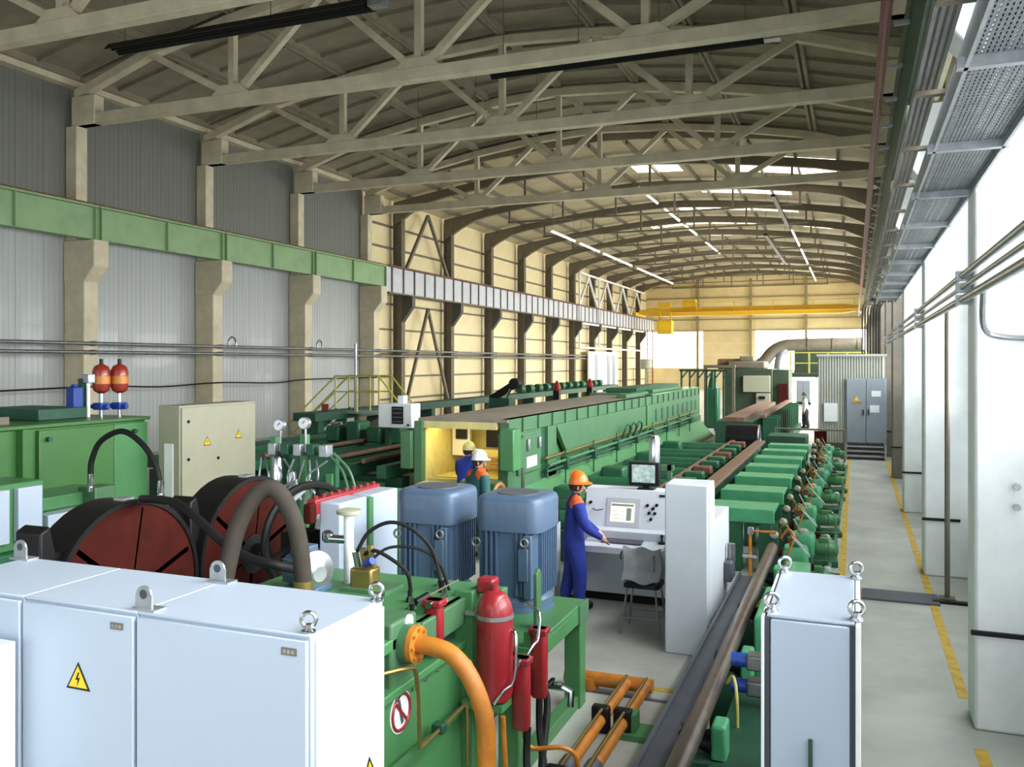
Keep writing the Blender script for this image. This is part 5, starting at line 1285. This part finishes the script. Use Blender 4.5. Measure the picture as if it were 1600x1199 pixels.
# ================================================================== SWITCH CABINETS
def eye(parent, x, yy, z):
    e = part('eye_bolt', ring((x, yy, z+.06), .035, .011, (.4, -1, 0), 18, 8), 'chrome', parent)
    part('eye_base', MB().lathe([(.035,0),(.035,.01),(.018,.02),(.018,.04)], (x, yy, z), n=12), 'chrome', e)
def lug(parent, x, yy, z):
    n = 10
    pts = [(x-.055, yy, z), (x+.055, yy, z), (x+.055, yy, z+.08)] + [(x + .05*math.cos(PI*k/n), yy, z + .08 + .045*math.sin(PI*k/n)) for k in range(n+1)] + [(x-.055, yy, z+.08)]
    l = part('lifting_lug', MB().prism(pts, (0, .012, 0)), 'galv', parent)
    part('lug_foot', MB().box(x-.06, x+.1, yy-.03, yy+.06, z, z+.01), 'galv', l)
    part('lug_hole', MB().cyl((x, yy-.002, z+.08), (x, yy+.014, z+.08), .025, n=14), 'seam', l)
def cabinet(x0, x1, label, first, last):
    t = thing('switch_cabinet', label, 'cabinet', ((x0+x1)/2, 3.8, 0), 'row of pale switch cabinets')
    part('body', MB().box(x0+.004, x1-.004, 3.47, 4.14, 0, 1.985), 'cabinet', t, .006)
    part('top_panel', MB().box(x0+.004, x1-.004, 3.46, 4.15, 1.985, 2.0), 'cabinet', t, .004)
    part('door', MB().box(x0+.012, x1-.012, 3.44, 3.465, .05, 1.975), 'cabinet', t, .006)
    if last: part('side_panel', MB().box(x1-.004, x1+.012, 3.5, 4.13, .05, 1.965), 'cabinet_lit', t, .004)
    return t
t = cabinet(-3.47, -2.4, 'pale switch cabinet at the right end of the row', 0, 1)
eye(t, -2.44, 3.5, 2.0); eye(t, -2.42, 4.1, 2.0); 
n_ = part('nameplate', MB().box(-2.55, -2.465, 3.434, 3.44, 1.9, 1.935), 'steel_dark', t)
for k in range(3): part('nameplate_letter', MB().box(-2.54 + .024*k, -2.524 + .024*k, 3.432, 3.434, 1.908, 1.927), 'galv', n_)
warn(t, (-2.388, 3.97, 1.1), .1, 'x')
t = cabinet(-4.29, -3.47, 'pale switch cabinet with the large yellow lightning triangle', 0, 0)
lug(t, -3.47, 3.5, 2.0); lug(t, -3.5, 4.1, 2.0)
n_ = part('nameplate', MB().box(-3.63, -3.545, 3.434, 3.44, 1.9, 1.935), 'steel_dark', t)
for k in range(3): part('nameplate_letter', MB().box(-3.62 + .024*k, -3.604 + .024*k, 3.432, 3.434, 1.908, 1.927), 'galv', n_)
warn(t, (-3.86, 3.44, 1.6), .085, 'y')
t = cabinet(-5.11, -4.29, 'pale switch cabinet at the left edge of the view', 1, 0)
lug(t, -5.12, 4.1, 2.0)
single('white_box', MB().box(-4.6, -4.25, 3.1, 3.38, 0, 1.78), 'cabinet_lit', 'narrow white box standing before the left switch cabinet', 'box', bev=.008)

t = thing('switch_cabinet', 'pale blue switch cabinet standing beside the aisle', 'cabinet', (-.2, 5.1, 0))
part('body', MB().box(-.42, .0, 4.64, 5.62, 0, 1.985), 'cabinet', t, .006)
part('top_panel', MB().box(-.42, .0, 4.62, 5.63, 1.985, 2.0), 'cabinet', t, .004)
part('door', MB().box(-.40, -.02, 4.6, 4.64, .05, 1.98), 'cabinet', t, .006)
part('edge_seal', MB().box(-.43, -.405, 4.6, 5.62, .05, 1.99), 'seam', t)
part('edge_strip', MB().box(-.445, -.43, 4.58, 5.64, 0, 1.995), 'white', t, .003)
part('edge_seal', MB().box(-.018, .005, 4.6, 5.62, .05, 1.99), 'seam', t)
part('edge_strip', MB().box(.005, .03, 4.58, 5.64, 0, 1.995), 'white', t, .003)
for x in (-.4, .01):
    for yy in (4.68, 5.58): eye(t, x, yy, 2.0)
part('door_handle', MB().box(-.215, -.195, 4.57, 4.6, 1.2, 1.4), 'green_dark', t, .004)
single('leaning_profile', MB().prism([(1.35, 8.1, 0), (1.45, 8.1, 0), (1.75, 8.45, 1.6), (1.7, 8.45, 1.6)], (0, .05, 0)), 'black', 'dark steel profile leaning at the foot of the nearest column', 'profile')

# ================================================================== PEOPLE
def person(name, label, loc, rotz, J, E, R, mats, face, hair=True, helmet=None, scale=1.0):
    """J: joint positions (x right, y forward, z up); E: edges (a, b, material index); R: radii."""
    t = thing(name, label, 'person', loc)
    t.rotation_euler = (0, 0, rotz)
    names = list(J)
    idx = {n: i for i, n in enumerate(names)}
    me = bpy.data.meshes.new('body')
    me.from_pydata([J[n] for n in names], [(idx[a], idx[b]) for a, b, _ in E], [])
    o = bpy.data.objects.new('body_rig', me); COL.objects.link(o)
    md = o.modifiers.new('skin', 'SKIN'); md.use_smooth_shade = True; md.branch_smoothing = .6
    for i, n in enumerate(names):
        sv = me.skin_vertices[0].data[i]
        r = R[n]; sv.radius = r if isinstance(r, tuple) else (r, r)
        sv.use_root = (n == 'pelvis')
    ss = o.modifiers.new('sub', 'SUBSURF'); ss.levels = 3; ss.render_levels = 3
    dg = bpy.context.evaluated_depsgraph_get()
    nm = bpy.data.meshes.new_from_object(o.evaluated_get(dg), depsgraph=dg)
    bpy.data.objects.remove(o)
    nm.materials.clear()
    for m in mats: nm.materials.append(M[m])
    rad = lambda q: R[q][0] if isinstance(R[q], tuple) else R[q]
    segs_ = [(Vector(J[a]), Vector(J[b]), m, rad(a), rad(b)) for a, b, m in E]
    for p in nm.polygons:
        c = p.center; best = 1e9; bm_ = 0
        for a, b, m, ra, rb_ in segs_:
            ab = b - a; L = ab.length_squared
            k = max(0, min(1, (c - a).dot(ab) / L)) if L > 0 else 0
            dd = (c - (a + ab*k)).length - (ra + (rb_ - ra)*k)*.8
            if dd < best: best = dd; bm_ = m
        p.material_index = bm_; p.use_smooth = True
    nm.name = 'body'
    body = bpy.data.objects.new('body', nm); COL.objects.link(body); body.parent = t; BASE[body] = Vector((0,0,0))
    BASE[t] = Vector((0,0,0))
    hd = Vector(J['head'])
    f = Vector(face).normalized(); rt_ = f.cross(Vector((0,0,1))).normalized()
    for s in (-1, 1):
        e = part('eye', MB().ell(hd + f*.088 + rt_*(s*.033) + Vector((0,0,.0)), .012, .012, .009, 10, 6), 'white', t)
        part('pupil', MB().ell(hd + f*.097 + rt_*(s*.033) + Vector((0,0,.0)), .006, .006, .006, 8, 5), 'hair', e)
        part('ear', MB().ell(hd + rt_*(s*.083) + Vector((0,0,-.01)), .016, .016, .032, 10, 6), 'skin', t)
    part('nose', MB().ell(hd + f*.102 + Vector((0,0,-.03)), .016, .016, .028, 10, 6), 'skin', t)
    part('mouth', MB().beam(hd + f*.088 - rt_*.025 + Vector((0,0,-.07)), hd + f*.088 + rt_*.025 + Vector((0,0,-.07)), .012, .01), 'red', t)
    if hair:
        c = hd - f*.02 + Vector((0,0,.015))
        part('hair', MB().ell(c - f*.012, .098, .098, .108, 18, 10, z0=-.75), 'hair', t)
    if helmet:
        c = hd + Vector((0,0,.055)) + f*.005
        h = part('helmet', MB().ell(c, .132, .132, .155, 24, 8, z0=0.0), helmet, t)
        b = MB(); n = 28; v = []; fq = []
        for k in range(n):
            a = 2*PI*k/n; dr = Vector((math.cos(a), math.sin(a), 0)); ex = .142 + .05*max(0, dr.dot(f))**2
            v.append(c + dr*.128 + Vector((0,0,.012))); v.append(c + dr*ex + Vector((0,0,-.006))); v.append(c + dr*ex + Vector((0,0,-.014))); v.append(c + dr*.128 + Vector((0,0,-.002)))
        for k in range(n):
            j = (k+1) % n
            for q in range(4): fq.append([k*4+q, j*4+q, j*4+(q+1)%4, k*4+(q+1)%4])
        part('brim', b.add(v, fq), helmet, h)
        part('ridge', MB().tube([c + f*(-.12) + Vector((0,0,.07)), c + f*(-.07) + Vector((0,0,.135)), c + Vector((0,0,.152)), c + f*.07 + Vector((0,0,.135)), c + f*.12 + Vector((0,0,.07))], .012, 6, smooth=3), helmet, h)
    t.scale = (scale, scale, scale)
    return t
def skeleton(lean=0.0, headturn=(0, 1, 0), armR=None, armL=None, knee=0.0, step=0.08, mat_top=0, mat_yoke=1, mat_skin=2, mat_leg=0, mat_shoe=3):
    f = Vector(headturn).normalized()
    def L(z, y=0.0): return Vector((0, y + math.sin(lean)*(z - .95), .95 + math.cos(lean)*(z - .95)))
    J = {'pelvis': Vector((0, 0, .95)), 'waist': L(1.08), 'chest': L(1.27), 'upper': L(1.42), 'neck': L(1.51), 'head': L(1.63) + f*.02, 'crown': L(1.73) + f*.01, 'chin': L(1.56) + f*.06}
    R = {'pelvis': (.21, .165), 'waist': (.2, .155), 'chest': (.215, .165), 'upper': (.17, .13), 'neck': .066, 'head': (.092, .108), 'crown': (.075, .085), 'chin': .058}
    E = [('pelvis', 'waist', mat_top), ('waist', 'chest', mat_top), ('chest', 'upper', mat_top), ('upper', 'neck', mat_yoke), ('neck', 'head', mat_skin), ('head', 'crown', mat_skin), ('head', 'chin', mat_skin)]
    for s, nm, arm in ((1, 'R', armR), (-1, 'L', armL)):
        sh = L(1.43) + Vector((s*.19, 0, 0))
        el = Vector(arm[0]) if arm else sh + Vector((s*.06, -.02, -.28))
        wr = Vector(arm[1]) if arm else el + Vector((s*.0, .06, -.25))
        hdv = (wr - el).normalized()
        pm = wr + hdv*.07
        J['shoulder'+nm] = sh; J['elbow'+nm] = el; J['wrist'+nm] = wr; J['palm'+nm] = pm
        R['shoulder'+nm] = .098; R['elbow'+nm] = .076; R['wrist'+nm] = .05; R['palm'+nm] = (.046, .028)
        E += [('upper', 'shoulder'+nm, mat_yoke), ('shoulder'+nm, 'elbow'+nm, mat_top), ('elbow'+nm, 'wrist'+nm, mat_top), ('wrist'+nm, 'palm'+nm, mat_skin)]
        sd = Vector((0,0,1)).cross(hdv)
        if sd.length < .2: sd = Vector((0,1,0))
        sd.normalize(); dn = sd.cross(hdv).normalized()
        if dn.z > 0: dn = -dn
        for k, (o_, ln) in enumerate(((-.03, .075), (-.01, .085), (.01, .08), (.03, .065))):
            a = 'fa%d%s' % (k, nm); b = 'fb%d%s' % (k, nm)
            J[a] = pm + sd*o_ + hdv*.035; J[b] = J[a] + hdv*ln*.75 + dn*.025
            R[a] = .0095; R[b] = .008
            E += [('palm'+nm, a, mat_skin), (a, b, mat_skin)]
        a = 'th'+nm; J[a] = wr + hdv*.06 + sd*(-s)*.055 + dn*.015; R[a] = .01
        E.append(('palm'+nm, a, mat_skin))
        hp = Vector((s*.1, 0, .9)); kn = Vector((s*.11, .03 + s*step*.5 + knee, .5)); an = Vector((s*.12, -.02 + s*step, .09)); to = Vector((s*.13, .17 + s*step, .045))
        for q, p_, r_ in (('hip', hp, .14), ('knee', kn, .105), ('ankle', an, .088), ('toe', to, .055)): J[q+nm] = p_; R[q+nm] = r_
        E += [('pelvis', 'hip'+nm, mat_leg), ('hip'+nm, 'knee'+nm, mat_leg), ('knee'+nm, 'ankle'+nm, mat_leg), ('ankle'+nm, 'toe'+nm, mat_shoe)]
    return {k: tuple(v) for k, v in J.items()}, E, R
# operator at the console, turned to the right, hands on the desk
hf = (.25, 1, -.25)
J, E_, R_ = skeleton(lean=.07, headturn=hf, armR=((.27, .1, 1.13), (.2, .33, .97)), armL=((-.27, .14, 1.14), (-.16, .37, .97)))
person('person', 'person in blue coveralls and orange helmet working at the console', (-3.52, 11.12, 0), math.radians(-62), J, E_, R_, ['cloth_blue', 'cloth_orange', 'skin', 'black'], hf, True, 'helmet_orange', 1.0)
hf = (.75, .6, -.1)
J, E_, R_ = skeleton(lean=.03, headturn=hf)
person('person', 'person in white helmet and orange shouldered jacket behind the motors', (-5.86, 13.2, 0), math.radians(-30), J, E_, R_, ['cloth_teal', 'cloth_orange', 'skin', 'black'], hf, True, 'helmet_white', 1.0)
hf = (.2, 1, -.3)
J, E_, R_ = skeleton(lean=.25, headturn=hf, armR=((.25, .25, 1.12), (.18, .48, 1.2)), armL=((-.26, .22, 1.12), (-.18, .45, 1.1)))
person('person', 'person in dark blue jacket leaning into the yellow furnace mouth', (-6.95, 15.0, 0), math.radians(-10), J, E_, R_, ['cloth_blue', 'cloth_blue', 'skin', 'black'], hf, True, 'yellow_in', .98)
hf = (0, 1, -.1)
J, E_, R_ = skeleton(headturn=hf, mat_leg=3, lean=.12)
person('person', 'distant person in pale striped shirt and dark trousers beside the press head', (-2.22, 44.8, 0), math.radians(100), J, E_, R_, ['cloth_white', 'green_pale', 'skin', 'cloth_dark'], hf, True, None, 1.04)
